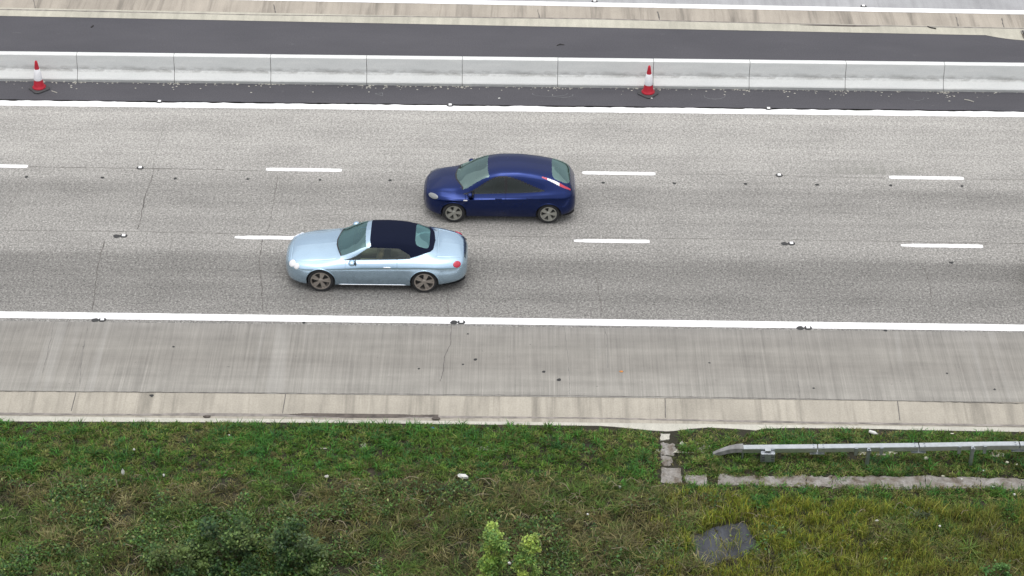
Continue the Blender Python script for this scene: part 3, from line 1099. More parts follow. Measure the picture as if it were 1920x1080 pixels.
btop = {
    0: [(.25, .28), (.50, .29), (.56, .35), (.58, .45), (.57, .55), (.53, .61), (.47, .645), (.38, .665), (.27, .68), (.14, .69), (0, .69)],
    .08: [(.40, .22), (.66, .235), (.725, .32), (.75, .46), (.74, .59), (.69, .665), (.61, .71), (.48, .735), (.34, .75), (.18, .76), (0, .765)],
    .25: [(.5, .19), (.79, .21), (.855, .32), (.88, .48), (.87, .63), (.81, .72), (.71, .77), (.56, .80), (.38, .82), (.19, .83), (0, .835)],
    .55: [(.6, .18), (.865, .20), (.92, .33), (.94, .5), (.932, .665), (.865, .765), (.74, .815), (.58, .85), (.38, .872), (.19, .884), (0, .888)],
    .95: [(.75, .85), (.58, .89), (.38, .915), (.19, .927), (0, .932)],
    1.35: [(.78, .905), (.6, .95), (.4, .972), (.2, .984), (0, .99)],
    1.5: [(.79, .925), (.70, .975), (.48, 1.03), (.24, 1.055), (0, 1.062)],
    1.8: [(.80, .945), (.71, 1.09), (.50, 1.175), (.25, 1.205), (0, 1.215)],
    2.1: [(.80, .955), (.67, 1.215), (.50, 1.305), (.25, 1.34), (0, 1.35)],
    2.3: [(.80, .96), (.655, 1.26), (.51, 1.345), (.26, 1.38), (0, 1.39)],
    2.7: [(.80, .97), (.655, 1.255), (.53, 1.35), (.27, 1.39), (0, 1.40)],
    3.1: [(.80, .985), (.65, 1.225), (.53, 1.325), (.27, 1.37), (0, 1.38)],
    3.45: [(.79, 1.0), (.645, 1.16), (.53, 1.255), (.27, 1.305), (0, 1.315)],
    3.75: [(.77, .995), (.63, 1.075), (.51, 1.145), (.26, 1.19), (0, 1.20)],
    3.95: [(.75, .98), (.61, 1.015), (.47, 1.05), (.24, 1.075), (0, 1.08)],
    4.15: [(.72, .955), (.58, .98), (.42, .995), (.2, 1.003), (0, 1.006)],
    4.5: [(.66, .905), (.53, .935), (.38, .95), (.2, .96), (0, .965)],
    4.7: [(.59, .84), (.48, .868), (.34, .885), (.17, .894), (0, .898)],
    4.79: [(.51, .74), (.41, .765), (.28, .78), (.14, .788), (0, .79)],
    4.82: [(.45, .69), (.36, .71), (.25, .72), (.12, .725), (0, .725)],
}
NARROW_B = {0: .72, .08: .80, .25: .89, .55: .965, 4.5: .97, 4.7: .92, 4.79: .86, 4.82: .80}
brows = [(bside[x] + btop[x]) if x in bside else btop[x] for x in bx]
brows = [[(y * NARROW_B.get(x, 1), z) for y, z in row] for x, row in zip(bx, brows)]
BX, BY = P(538, 500, .55)[0], 48.215 + .925
conv = Car('convertible_car', (-6.02, BY - .035, .002), bx, brows, (.95, 3.695), .345, .39, paint_b)
tag(conv.root, 'light blue convertible with closed dark navy soft top in the nearest lane', 'car')


def cls_b(x, v, y, z, sd_):
    u = (10 - v) / 3.0
    cow = 1.37 + .17 * min(u, 1.) ** 2
    hdr = 2.13 + .05 * min(u, 1.) ** 2
    if 6.0 <= v < 6.09 and 1.5 < x < 3.34: return 'window_seal|belt%d' % sd_
    if v >= 6.09:
        if x < cow - .02 or v < 6.0: pass
        if v > 7.18 and cow - .035 < x < cow: return 'window_seal|cowl'
        if v > 7.18 and cow <= x < hdr: return 'windscreen'
        if v > 7.1 and hdr <= x < hdr + .115: return 'windscreen_frame'
        # side window
        zt = 6.93
        xa = 1.54 + (v - 6.09) * .74
        xr = 3.33 - .62 * max(0, (v - 6.3)) ** 1.5
        if v < zt and xa + .03 < x < xr: return 'side_window|%d' % sd_
        if v < zt + .06 and xa < x < xr + .03 and x < 2.2: return 'windscreen_frame'
        if x < 2.22 and x > cow - .1 and v < 7.2 and x < xa + .05 + .0: return 'windscreen_frame'
        if x < 2.26 and v >= zt and x > 1.5: return 'windscreen_frame'
        # soft top to the rear deck
        rear = float(np.interp(v, [6.05, 6.3, 6.6, 7.0, 7.5, 8.3, 10], [3.30, 3.50, 3.64, 3.75, 3.85, 3.93, 3.97]))
        rw = ((x - 3.635) / .19) ** 4 + ((10 - v) / 2.05) ** 4
        if x >= 2.2 and x < rear:
            if rw < 1: return 'rear_window'
            return 'soft_top'
    # doors and bonnet
    if 1.62 < x < 2.98 and .9 < v < 6.0: return 'door|%d' % sd_
    if .16 < x < 1.36 and v > 6.35: return 'bonnet'
    if 4.02 < x < 4.68 and v > 6.6: return 'boot_lid'
    return 'body'


conv.grooves_x = [(1.62, .9, 6), (2.98, .9, 6), (.16, 6.35, 10), (4.04, 6.6, 10)]
conv.grooves_v = [(6.3125, .2, 1.36), (.9375, 1.62, 2.98), (6.5625, 4.04, 4.66)]
conv.build(cls_b, dict(windscreen=glass_ws, side_window=glass_side, rear_window=glass_rear, soft_top=cloth, window_seal=rub))
conv.wells()
conv.lips(.016)
conv.wheels(.925, .26, rim_bronze, tyre_m, 5, .262, .3)
conv.underbody()
conv.seats([(2.2, .55), (3.0, .45)], .50, cream)
conv.block('dashboard', (1.62, 0, .86), (.34, 1.35, .2), dark_int)
conv.block('cabin_floor', (2.5, 0, .38), (2.2, 1.5, .08), dark_int)
for sd_ in (-1, 1): conv.block('door_trim', (2.5, sd_ * .78, .76), (1.3, .1, .28), cream)
bm = bmesh.new()
bm_lathe(bm, [(.185, -.012), (.2, -.012), (.2, .012), (.185, .012)], 22, closed=True)
bm_box(bm, (0, 0, 0), (.36, .05, .02))
o = obj('steering_wheel', bm, dark_int, conv.root)
o.location, o.rotation_euler = (1.9, .37, .95), (0, radians(-65), 0)
conv.mirror(1.80, .875, .94, paint_b)
for sd_ in (-1, 1):
    conv.lens('headlight', .20, 5.35, sd_, (.115, .10, .03), headlamp)
    conv.lens('headlight', .32, 4.75, sd_, (.085, .085, .03), headlamp)
    o = conv.lens('tail_light', 4.56, 4.75, sd_, (.115, .09, .03), tail_red)
    p, nn = conv.surf(2.72, 4.45, sd_, .012)
    h_ = conv.block('handle', (p.x, p.y, p.z), (.2, .025, .03), chrome, bevel=.008)
    h_.parent = conv.parts['door|%d' % sd_]
    pts = [tuple(conv.surf(x, 1.35, sd_, .004)[0]) for x in np.linspace(1.42, 3.2, 24)]
    bm = bmesh.new()
    bm_tube(bm, pts, .014, 6)
    obj('sill_trim', bm, chrome, conv.root, True)
# mesh grille
gp = [tuple(conv.surf(.02, v, sdn, .0)[0]) for sdn, v in [(-1, v) for v in (8.0, 8.6, 9.3)] + [(1, v) for v in (10, 9.3, 8.6, 8.0)]]
bm = bmesh.new()
top = [bm.verts.new((p[0] + .03, p[1] * 1.2, p[2] + .02)) for p in gp]
lo = [bm.verts.new((p[0] - .07, p[1] * 1.15, .43)) for p in gp]
for i in range(len(gp) - 1): bm.faces.new((top[i], top[i + 1], lo[i + 1], lo[i]))
r = bmesh.ops.extrude_face_region(bm, geom=bm.faces[:])
for e in r['geom']:
    if isinstance(e, bmesh.types.BMVert): e.co.x += .07
obj('grille', bm, chrome, conv.root)

# ---- dark blue hatchback
paint_f = mat_carpaint('dark blue metallic paint', (.008, .021, .105), .95, .24, .35)
glass_d = mat_glass('dark side glass', (.20, .27, .26), .02)
glass_w2 = mat_glass('hatchback windscreen glass', (.42, .58, .54), .18, (.72, 1, .96))
glass_r2 = mat_glass('hatchback rear glass', (.2, .35, .34), .22, (.68, 1, .96))
fx = [.035, .11, .27, .55, .9, 1.2, 1.5, 1.8, 2.2, 2.6, 3.0, 3.4, 3.7, 3.92, 4.09, 4.185, 4.24, 4.255]
fside_mid = lambda z4, z5: [(.64, .18), (.828, .185), (.868, .34), (.900, .54), (.913, z4), (.868, z5)]
frows = [
    [(.3, .26), (.47, .27), (.53, .34), (.55, .45), (.54, .56), (.50, .63), (.43, .665), (.34, .68), (.24, .69), (.12, .70), (0, .70)],
    [(.4, .21), (.64, .225), (.70, .32), (.73, .46), (.72, .60), (.67, .69), (.58, .735), (.46, .76), (.31, .775), (.16, .785), (0, .79)],
    [(.5, .19), (.77, .21), (.825, .32), (.85, .48), (.84, .64), (.78, .755), (.68, .81), (.53, .84), (.36, .855), (.18, .865), (0, .87)],
    [(.58, .18), (.84, .20), (.88, .33), (.90, .5), (.89, .69), (.825, .825), (.71, .885), (.55, .92), (.37, .94), (.18, .95), (0, .955)],
    [(.62, .18), (.86, .20), (.90, .34), (.918, .53), (.908, .735), (.855, .88), (.75, .95), (.59, .955), (.39, .995), (.2, 1.012), (0, 1.018)],
    fside_mid(.755, .90) + [(.77, .985), (.67, 1.045), (.45, 1.155), (.23, 1.2), (0, 1.21)],
    fside_mid(.765, .915) + [(.785, 1.005), (.65, 1.215), (.46, 1.315), (.24, 1.345), (0, 1.355)],
    fside_mid(.77, .92) + [(.785, 1.01), (.63, 1.33), (.48, 1.415), (.25, 1.445), (0, 1.452)],
    fside_mid(.775, .925) + [(.785, 1.015), (.625, 1.375), (.5, 1.45), (.26, 1.482), (0, 1.49)],
    fside_mid(.78, .93) + [(.785, 1.02), (.63, 1.365), (.5, 1.447), (.26, 1.478), (0, 1.487)],
    fside_mid(.785, .94) + [(.785, 1.03), (.635, 1.335), (.5, 1.42), (.26, 1.452), (0, 1.462)],
    [(.62, .21), (.86, .22), (.908, .35), (.925, .55), (.915, .79), (.875, .95), (.785, 1.045), (.645, 1.28), (.5, 1.365), (.26, 1.395), (0, 1.405)],
    [(.60, .22), (.85, .24), (.90, .36), (.918, .56), (.905, .80), (.86, .95), (.775, 1.05), (.64, 1.21), (.5, 1.295), (.26, 1.33), (0, 1.34)],
    [(.57, .24), (.82, .27), (.87, .38), (.888, .57), (.875, .79), (.825, .93), (.74, 1.02), (.61, 1.11), (.48, 1.175), (.25, 1.205), (0, 1.215)],
    [(.53, .27), (.76, .30), (.81, .40), (.83, .57), (.82, .77), (.775, .89), (.69, .95), (.57, 1.02), (.44, 1.065), (.22, 1.085), (0, 1.09)],
    [(.48, .30), (.69, .33), (.74, .42), (.76, .57), (.75, .73), (.70, .82), (.62, .86), (.51, .89), (.39, .91), (.2, .925), (0, .93)],
    [(.42, .34), (.6, .37), (.66, .45), (.68, .57), (.67, .68), (.61, .74), (.53, .77), (.43, .79), (.32, .80), (.16, .81), (0, .81)],
    [(.38, .38), (.53, .41), (.58, .47), (.6, .57), (.59, .65), (.54, .69), (.47, .71), (.38, .72), (.28, .73), (.14, .735), (0, .735)],
]
ROOF_F = {1.2: .02, 1.5: .045, 1.8: .045, 2.2: .02, 2.6: .01, 3.0: .02, 3.4: .03, 3.7: .03}
frows = [[(y * (.96 if k in (7, 8) and x in ROOF_F else 1), z - (ROOF_F.get(x, 0) * min(1, (k - 6) / 2) if k > 6 else 0)) for k, (y, z) in enumerate(row)] for x, row in zip(fx, frows)]
NARROW_F = {.035: .66, .11: .75, .27: .85, .55: .945, 4.09: .98, 4.185: .95, 4.24: .90, 4.255: .84}
frows = [[(y * NARROW_F.get(x, 1), z) for y, z in row] for x, row in zip(fx, frows)]
frows = [[(y, z - (np.interp(x, [0, .5, 1.0, 2.8, 3.8, 4.3], [0, .035, .13, .085, .04, 0]) if k in (5, 6) else 0)) for k, (y, z) in enumerate(row)] for x, row in zip(fx, frows)]
hatch = Car('hatchback_car', (-1.655 - .86, 51.62 + .885, .002), fx, frows, (.875, 3.505), .315, .36, paint_f)
tag(hatch.root, 'dark blue hatchback with pale alloy wheels in the middle lane', 'car')


def cls_f(x, v, y, z, sd_):
    u = (10 - v) / 2.9
    cow = .93 + .20 * min(u, 1.) ** 2
    hdr = 1.80 + .06 * min(u, 1.) ** 2
    if v > 6.65 + .45 * min(1, max(0, (x - 1.05) / .8)):
        if cow - .035 < x < cow: return 'window_seal|cowl'
        if cow <= x < hdr: return 'windscreen'
    # rear lamps on the pillars: red, clear, red
    if 6.2 < v < 7.85:
        c = (x - 3.30) / .80
        mid = 7.45 - c * 1.0
        if 0 < c < 1 and abs(v - mid) < .22 * (1 - .35 * abs(2 * c - 1) ** 2):
            return ('tail_light|%da' if c < .2 else 'tail_light|%db' if c > .62 else 'reversing_light|%d') % sd_
    # rear window, rounded
    rw = ((x - 3.84) / .255) ** 4 + ((10 - v) / 2.55) ** 4
    if rw < 1: return 'rear_window'
    # side glass under an arched roof line
    if 6.06 < v < 7.0 and 1.05 < x < 3.42:
        a = (x - 1.12) / 2.27
        if 0 < a < 1:
            vt = 6.06 + .84 * min(1, (a * 2.35) ** .9, ((1 - a) * 2.2) ** .8)
            if v < vt:
                if 2.28 < x < 2.36: return 'door_pillar|%d' % sd_
                return ('side_window|%d' if x < 2.3 else 'rear_side_window|%d') % sd_
            if v < vt + .07: return 'window_seal|side%d' % sd_
    if v > 6 and abs(v - 6.03) < .03 and 1.15 < x < 3.3: return 'window_seal|belt%d' % sd_
    if 1.2 < x < 2.3 and .9 < v < 6.0: return 'door|%d' % sd_
    if 2.33 < x < 3.1 and .9 < v < 6.0: return 'rear_door|%d' % sd_
    if .14 < x < .96 and v > 6.3: return 'bonnet'
    if x > 3.62 and v > 6.9: return 'tailgate'
    return 'body'


hatch.grooves_x = [(1.2, .9, 6), (2.31, .9, 6), (3.1, .9, 5), (.15, 6.3, 10)]
hatch.grooves_v = [(6.3125, .15, .95), (.9375, 1.2, 3.1)]
hatch.build(cls_f, dict(windscreen=glass_w2, side_window=glass_d, rear_side_window=glass_d, rear_window=glass_r2, window_seal=rub, door_pillar=rub,
                        tail_light=tail_red, reversing_light=tail_clear))
hatch.wells()
hatch.lips(.014)
hatch.wheels(.885, .205, rim_silver, tyre_m, 5, .225, .2)
hatch.underbody(.21)
hatch.seats([(1.75, .6), (2.75, .55)], .52, dark_int, .36)
hatch.block('dashboard', (1.25, 0, .90), (.42, 1.3, .2), dark_int)
hatch.block('cabin_floor', (2.3, 0, .4), (2.3, 1.5, .08), dark_int)
hatch.block('parcel_shelf', (3.5, 0, .93), (.6, 1.15, .04), simple('grey shelf', (.10, .13, .13), .8))
bm = bmesh.new()
bm_lathe(bm, [(.18, -.012), (.195, -.012), (.195, .012), (.18, .012)], 22, closed=True)
bm_box(bm, (0, 0, 0), (.36, .05, .02))
o = obj('steering_wheel', bm, dark_int, hatch.root)
o.location, o.rotation_euler = (1.45, .36, .97), (0, radians(-62), 0)
hatch.mirror(1.33, .84, .93, paint_f, (.085, .10, .065))
for sd_ in (-1, 1):
    o = hatch.lens('headlight', .31, 5.05, sd_, (.17, .075, .03), simple('hatchback headlamp', (.22, .23, .23), .2, Coat_Weight=1.))
    p, nn = hatch.surf(1.20, 4.0, sd_, .004)
    hatch.block('side_indicator', (p.x, p.y, p.z), (.11, .02, .03), tail_clear, bevel=.008)
    for key, x in (('door|%d', 2.12), ('rear_door|%d', 2.98)):
        p, nn = hatch.surf(x, 4.5, sd_, .01)
        h_ = hatch.block('handle', (p.x, p.y, p.z), (.19, .025, .03), paint_f, bevel=.008)
        h_.parent = hatch.parts[key % sd_]
bm = bmesh.new()
bm_box(bm, (.045, 0, .44), (.06, .6, .15), bevel=.02)
obj('grille', bm, MAT['stud'], hatch.root)

def copy_tree(o, parent=None, swap=None):
    c = o.copy()
    C.objects.link(c)
    if parent:
        c.parent = parent
    if swap and c.type == 'MESH':
        for sl in c.material_slots:
            if sl.material in swap:
                m_ = swap[sl.material]
                sl.link = 'OBJECT'
                sl.material = m_
    for ch in list(o.children): copy_tree(ch, c, swap)
    return c


# a third car just entering at the right edge of the frame
paint_k = mat_carpaint('dark grey metallic paint', (.035, .037, .042), .3, .3)
third = copy_tree(hatch.root, None, {paint_f: paint_k})
third.location = (13.86, 49.05, .002)
tag(third, 'dark grey car whose nose just enters at the right edge of the nearest lane', 'car')

# ------------------------------------------------------------------ guardrail
def gpt(px, py): return P(px, py, 0)


gpath = [(1392, 858, .33), (1437, 860, .37), (1530, 864, .45), (1624, 867, .52), (1718, 868, .555), (1817, 868, .585), (1905, 868, .60), (2050, 869, .61), (2400, 874, .61), (3000, 884, .61)]
GP = np.array([(*gpt(a, b), h) for a, b, h in gpath])
gu = np.array([g_[0] for g_ in gpath], float)


def gat(px): return pchip(gu, GP, [px])[0]


rail = tag(empty('guardrail', tuple(GP[3][:2]) + (0,)), 'galvanised box beam guardrail on posts in the green verge, lower right', 'guardrail')
ROFF = Vector(rail.location)


def rail_obj(name, bm, mat):
    bmesh.ops.translate(bm, verts=bm.verts, vec=-ROFF)
    return obj(name, bm, mat, rail)


def beam(px0, px1, name='beam', w_=.15, h_=.14, mat='galv'):
    n = max(2, int((px1 - px0) / 24))
    bm = bmesh.new()
    rings = []
    ps = [Vector(gat(p)) for p in np.linspace(px0, px1, n + 1)]
    for i, c in enumerate(ps):
        t = (ps[min(i + 1, n)] - ps[max(i - 1, 0)]).normalized()
        s_ = Vector((-t.y, t.x, 0)).normalized()
        ring = []
        t_ = .012                                                # folded box beam, its near face set back between two lips
        for dy, dz in ((-w_ / 2 + t_ * .5, h_ / 2), (w_ / 2, h_ / 2), (w_ / 2, -h_ / 2), (-w_ / 2 + t_, -h_ / 2), (-w_ / 2, -h_ / 2 + t_), (-w_ / 2, 0),
                       (-w_ / 2, h_ / 2 - .03), (-w_ / 2, h_ / 2 - t_)):
            ring.append(bm.verts.new(c + s_ * dy + Vector((0, 0, dz - h_ / 2))))
        rings.append(ring)
    for a, b2 in zip(rings, rings[1:]):
        for k in range(8): bm.faces.new((a[k], a[(k + 1) % 8], b2[(k + 1) % 8], b2[k]))
    return rail_obj(name, bm, MAT[mat])


cuts = [1392, 1530, 1718, 1905, 2150, 2400]
for a, b in zip(cuts, cuts[1:]):
    beam(a + (1 if a > 1392 else 0), b - 1)
for c in cuts[1:4]:
    bm = bmesh.new()                                             # splice plates with bolt heads
    for q in (-9, 9):
        p = Vector(gat(c + q))
        for e in (-.05, .05):
            bm_box(bm, (p.x + .02, p.y + e, p.z + .006), (.04, .035, .012))
    rail_obj('splice_bolts', bm, MAT['galv_dull'])
    p = Vector(gat(c))
    bm = bmesh.new()
    bm_box(bm, (p.x, p.y - .01, p.z - .176), (.36, .17, .012))
    rail_obj('splice_plate', bm, MAT['galv'])
for c in (1624, 1817, 2010, 2205):
    p = Vector(gat(c))
    bm = bmesh.new()
    bm_box(bm, (p.x, p.y - .12, (p.z + .02) / 2 - .1), (.075, .11, p.z + .16), bevel=.008)
    bm_box(bm, (p.x, p.y - .15, p.z - .06), (.10, .05, .10), bevel=.006)
    rail_obj('post', bm, MAT['galv_dull'])
for c in (1601, 1648, 1793, 1840):
    p = Vector(gat(c))
    bm = bmesh.new()
    bm_box(bm, (p.x, p.y - .105, p.z - .10), (.075, .03, .21))
    rail_obj('hanger_bracket', bm, MAT['galv_dull'])
# slotted anchor box
p = Vector(gat(1437))
bm = bmesh.new()
bm_box(bm, (p.x, p.y - .16, p.z - .18), (.34, .12, .26), bevel=.012)
for dx in (-.11, .11):
    for k in range(4):
        bm_box(bm, (p.x + dx, p.y - .222, p.z - .10 - k * .05), (.07, .008, .018))
rail_obj('anchor_box', bm, MAT['galv_dull'])
bm = bmesh.new()
for dx in (-.11, .11):
    for k in range(4):
        bm_box(bm, (p.x + dx, p.y - .2265, p.z - .10 - k * .05), (.07, .006, .02))
rail_obj('slots', bm, MAT['tar'])
bm = bmesh.new()
bm_box(bm, (p.x, p.y - .13, p.z + .005), (.14, .1, .02))
rail_obj('anchor_plate', bm, MAT['galv'])
# ramped end
bm = bmesh.new()
A, Bp = Vector(gat(1391)), Vector((*P(1336, 851, 0), .02))
st = []
for t in np.linspace(0, 1, 9):
    c = A.lerp(Bp, t)
    c.z = A.z * (1 - t ** 1.6) + .02
    wd = .10 - .055 * t
    st.append([bm.verts.new(c + Vector(d)) for d in ((0, wd, 0), (0, -wd, 0), (0, -wd, -.12), (0, wd, -.12))])
for a, b in zip(st, st[1:]):
    for k in range(4): bm.faces.new((a[k], a[(k + 1) % 4], b[(k + 1) % 4], b[k]))
bm.faces.new(st[0])
bm.faces.new(st[-1])
rail_obj('ramp_end', bm, MAT['ramp'])
bm = bmesh.new()
bm_box(bm, (A.x - .01, A.y, A.z - .16), (.03, .2, .32))
rail_obj('end_plate', bm, MAT['galv_dull'])

# ------------------------------------------------------------------ verge terrain
def verge_z(x, y):
    d = np.clip(42.45 - y, 0, 30)
    base = -.03 + .03 * np.minimum(d * 2.5, 1) - .02 * np.maximum(0, d - 3)
    return base + np.minimum(1, d) * ((vnoise(x, y, .7, 3) - .5) * .10 + (vnoise(x, y, 2.3, 4) - .5) * .07 + (vnoise(x, y, 6.5, 6) - .5) * .07)


def gedge(px):
    return np.interp(px, [0, 480, 700, 850, 960, 1000, 1050, 1150, 1220, 1250, 1265, 1290, 1330, 1380, 1418, 1432, 1480, 1600, 1700, 1920],
                     [789, 791, 792.5, 793, 793, 792, 793, 799, 806, 808, 807, 803.5, 800.5, 803, 806, 803, 801.5, 801, 805, 809])


nx, ny = 521, 151
gx = np.linspace(-20, 20, nx)
gyv = np.linspace(30, 42.62, ny)
GX, GY = np.meshgrid(gx, gyv, indexing='ij')
px_, _ = Q(GX[:, 0], np.full(nx, 42.4))
edge = np.array([P(p, e)[1] for p, e in zip(px_, gedge(px_))]) + .02
GY = np.minimum(GY, edge[:, None] + (GY - 42.62) * .02)
GZ = verge_z(GX, GY)
GZ = np.where(GY > edge[:, None] - .03, np.minimum(GZ, -.022), GZ)
Vt = np.stack([GX, GY, GZ], -1).reshape(-1, 3)
Ft = [(i * ny + j, (i + 1) * ny + j, (i + 1) * ny + j + 1, i * ny + j + 1) for i in range(nx - 1) for j in range(ny - 1)]
tag(link('verge', mesh_np('verge', Vt, Ft, True), MAT['soil']), kind='structure')
for sx in (-1, 1):
    xa, xb = (-XR, -20) if sx < 0 else (20, XR)
    tag(link('verge', mesh_np('verge', [(xa, 30, -.2), (xb, 30, -.2), (xb, 42.5, -.028), (xa, 42.5, -.028)], [(0, 1, 2, 3)]), MAT['soil']), kind='structure')


# ------------------------------------------------------------------ slab drain in the verge
def rough_slab(name, quad, z0, mat, parent, n=7, th=.07, rag=.03, sag=.02):
    """irregular worn slab over a pixel quad (tl, tr, br, bl)"""
    q = [Vector((*P(*p), 0)) for p in quad]
    bm = bmesh.new()
    g_ = []
    for i in range(n + 1):
        row = []
        for j in range(n + 1):
            a, b = i / n, j / n
            p = q[0].lerp(q[1], a).lerp(q[3].lerp(q[2], a), b)
            ed = (i in (0, n)) or (j in (0, n))
            if ed: p += Vector((random.uniform(-rag, rag), random.uniform(-rag, rag), 0))
            vz = float(verge_z(np.array([p.x]), np.array([p.y]))[0])
            row.append(bm.verts.new((p.x, p.y, vz + z0 + random.uniform(-1, 1) * sag * .5 - (sag if ed else 0))))
        g_.append(row)
    for i in range(n):
        for j in range(n): bm.faces.new((g_[i][j], g_[i][j + 1], g_[i + 1][j + 1], g_[i + 1][j]))
    r = bmesh.ops.extrude_face_region(bm, geom=bm.faces[:])
    for e in r['geom']:
        if isinstance(e, bmesh.types.BMVert): e.co.z -= th
    return obj(name, bm, mat, parent)


drain = tag(empty('slab_drain', (*P(1260, 905), 0)), 'L shaped shallow drain of worn grey pink concrete slabs in the grass', 'drain')
DO = Vector(drain.location)


def dslab(quad, **k):
    o_ = rough_slab('drain_slab', quad, .035, MAT['slab'], drain, **k)
    o_.matrix_parent_inverse = Matrix.Translation(-DO)
    return o_


dslab([(1239, 813), (1256, 813), (1255, 825), (1238, 825)], n=4, rag=.015).data.materials[0] = MAT['lip']
dslab([(1239, 830), (1266, 832), (1265, 852), (1239, 852)])
dslab([(1239, 853), (1262, 855), (1256, 872), (1241, 872)])
dslab([(1240, 876), (1276, 879), (1280, 908), (1240, 908)], rag=.02)
xs_d = [1284, 1327, 1345, 1424, 1512, 1560, 1620, 1735, 1838, 1915, 2010]
for a, b in zip(xs_d, xs_d[1:]):
    if a == 1327: continue
    y0 = 891 + (a - 1284) * .010
    thin = 1 if a > 1550 else 0
    j0, j1 = random.uniform(-.6, .8), random.uniform(-1, 1)
    dslab([(a + .4, y0 + j0), (b - .4, y0 + j0 + 1), (b - .4, y0 + 21 + j1 + 4 * thin), (a + .4, y0 + 21 + j1 + 3 * thin)], rag=.014 if thin else .03, n=9, sag=.005)

# dark chamber cover in the tall grass
cov = tag(empty('chamber_cover', (*P(1358, 1020), 0)), 'dark slate grey chamber cover of two slabs sunk in tall olive grass', 'cover')
CO = Vector(cov.location)
COVER_PX = [[(1283, 1006), (1338, 989), (1371, 1042), (1318, 1071)], [(1341, 988), (1397, 978), (1430, 1028), (1375, 1044)]]
for qd in COVER_PX:
    o_ = rough_slab('cover_slab', qd, .03, MAT['cover'], cov, n=9, th=.1, rag=.022, sag=.02)
    o_.matrix_parent_inverse = Matrix.Translation(-CO)
quad = [(1274, 996), (1396, 966), (1434, 1026), (1318, 1070)]
o_ = rough_slab('surround', quad, .0, MAT['soil'], cov, n=4, th=.05, rag=.02)
o_.matrix_parent_inverse = Matrix.Translation(-CO)

# gully grate at the far right of the median
x_, y_ = P(1919, 66)
t = tag(empty('gully_grate', (x_ + .12, y_, .012)), 'small dark gully at the right edge beside the median kerb', 'gully')
bm = bmesh.new()
bm_box(bm, (0, 0, .02), (.34, .5, .04), bevel=.01)
obj('frame', bm, MAT['slab'], t)
for k in range(5):
    bm = bmesh.new()
    bm_box(bm, (-.12 + k * .06, 0, .045), (.03, .4, .02))
    obj('bar', bm, MAT['iron'], t)

# ------------------------------------------------------------------ vegetation
def in_poly(px, py, poly):
    poly = np.array(poly, float)
    c = np.zeros(px.shape, bool)
    j = len(poly) - 1
    for i in range(len(poly)):
        a, b = poly[i], poly[j]
        with np.errstate(divide='ignore', invalid='ignore'):
            k = ((a[1] > py) != (b[1] > py)) & (px < (b[0] - a[0]) * (py - a[1]) / (b[1] - a[1]) + a[0])
        c ^= k
        j = i
    return c


def free(px, py, soft=0.):
    m = py > gedge(px) + 1.5 + 2 * vnoise(px, py * 0, .05, 77)
    slabs = [[(1236, 809), (1270, 809), (1270, 852), (1262, 858), (1282, 877), (1283, 911), (1237, 911)], [(1287, 894), (1325, 894), (1325, 909), (1287, 910)],
             [(1348, 896), (1500, 897), (1560, 894), (1960, 897), (1960, 918), (1560, 914), (1500, 909), (1348, 909)],
             [(1288, 1006), (1340, 988), (1395, 979), (1424, 1024), (1376, 1040), (1322, 1062)]]
    keep = rng.random(px.shape) < .05 + .22 * (vnoise(px, py, .045, 78) > .62)
    for p in slabs: m &= (~in_poly(px, py, p)) | keep
    return m


def veg_mesh(name, V, loops, starts, totals, cols, mat):
    me = bpy.data.meshes.new(name)
    me.vertices.add(len(V))
    me.vertices.foreach_set('co', V.astype(np.float32).ravel())
    me.loops.add(len(loops))
    me.loops.foreach_set('vertex_index', loops.astype(np.int32))
    me.polygons.add(len(starts))
    me.polygons.foreach_set('loop_start', starts.astype(np.int32))
    me.polygons.foreach_set('loop_total', totals.astype(np.int32))
    me.update(calc_edges=True)
    at = me.attributes.new('Col', 'FLOAT_COLOR', 'POINT')
    at.data.foreach_set('color', np.concatenate([cols, np.ones((len(cols), 1))], 1).astype(np.float32).ravel())
    return link(name, me, mat)


def blades(name, x, y, z, h, wd, col, lean=.5, curl=.5):
    n = len(x)
    a = rng.random(n) * 2 * pi
    d = np.stack([np.cos(a), np.sin(a)], 1)
    b = a + pi / 2 + rng.normal(0, .5, n)
    sd = np.stack([np.cos(b), np.sin(b)], 1)
    ln = lean * (.3 + rng.random(n))
    base = np.stack([x, y, z], 1)
    mid = base.copy()
    mid[:, :2] += d * (h * ln * .35)[:, None]
    mid[:, 2] += h * .6
    tip = base.copy()
    tip[:, :2] += d * (h * (ln + curl * rng.random(n)))[:, None]
    tip[:, 2] += h * (1 - .45 * curl * rng.random(n))
    s3 = np.concatenate([sd, np.zeros((n, 1))], 1) * (wd / 2)[:, None]
    V = np.stack([base - s3 * .7, base + s3 * .7, mid - s3, mid + s3, tip], 1).reshape(-1, 3)
    o_ = np.arange(n) * 5
    loops = np.stack([o_, o_ + 1, o_ + 3, o_ + 2, o_ + 2, o_ + 3, o_ + 4], 1).ravel()
    st = np.stack([np.arange(n) * 7, np.arange(n) * 7 + 4], 1).ravel()
    tt = np.tile([4, 3], n)
    return veg_mesh(name, V, loops, st, tt, np.repeat(col, 5, 0), MAT['grass'])


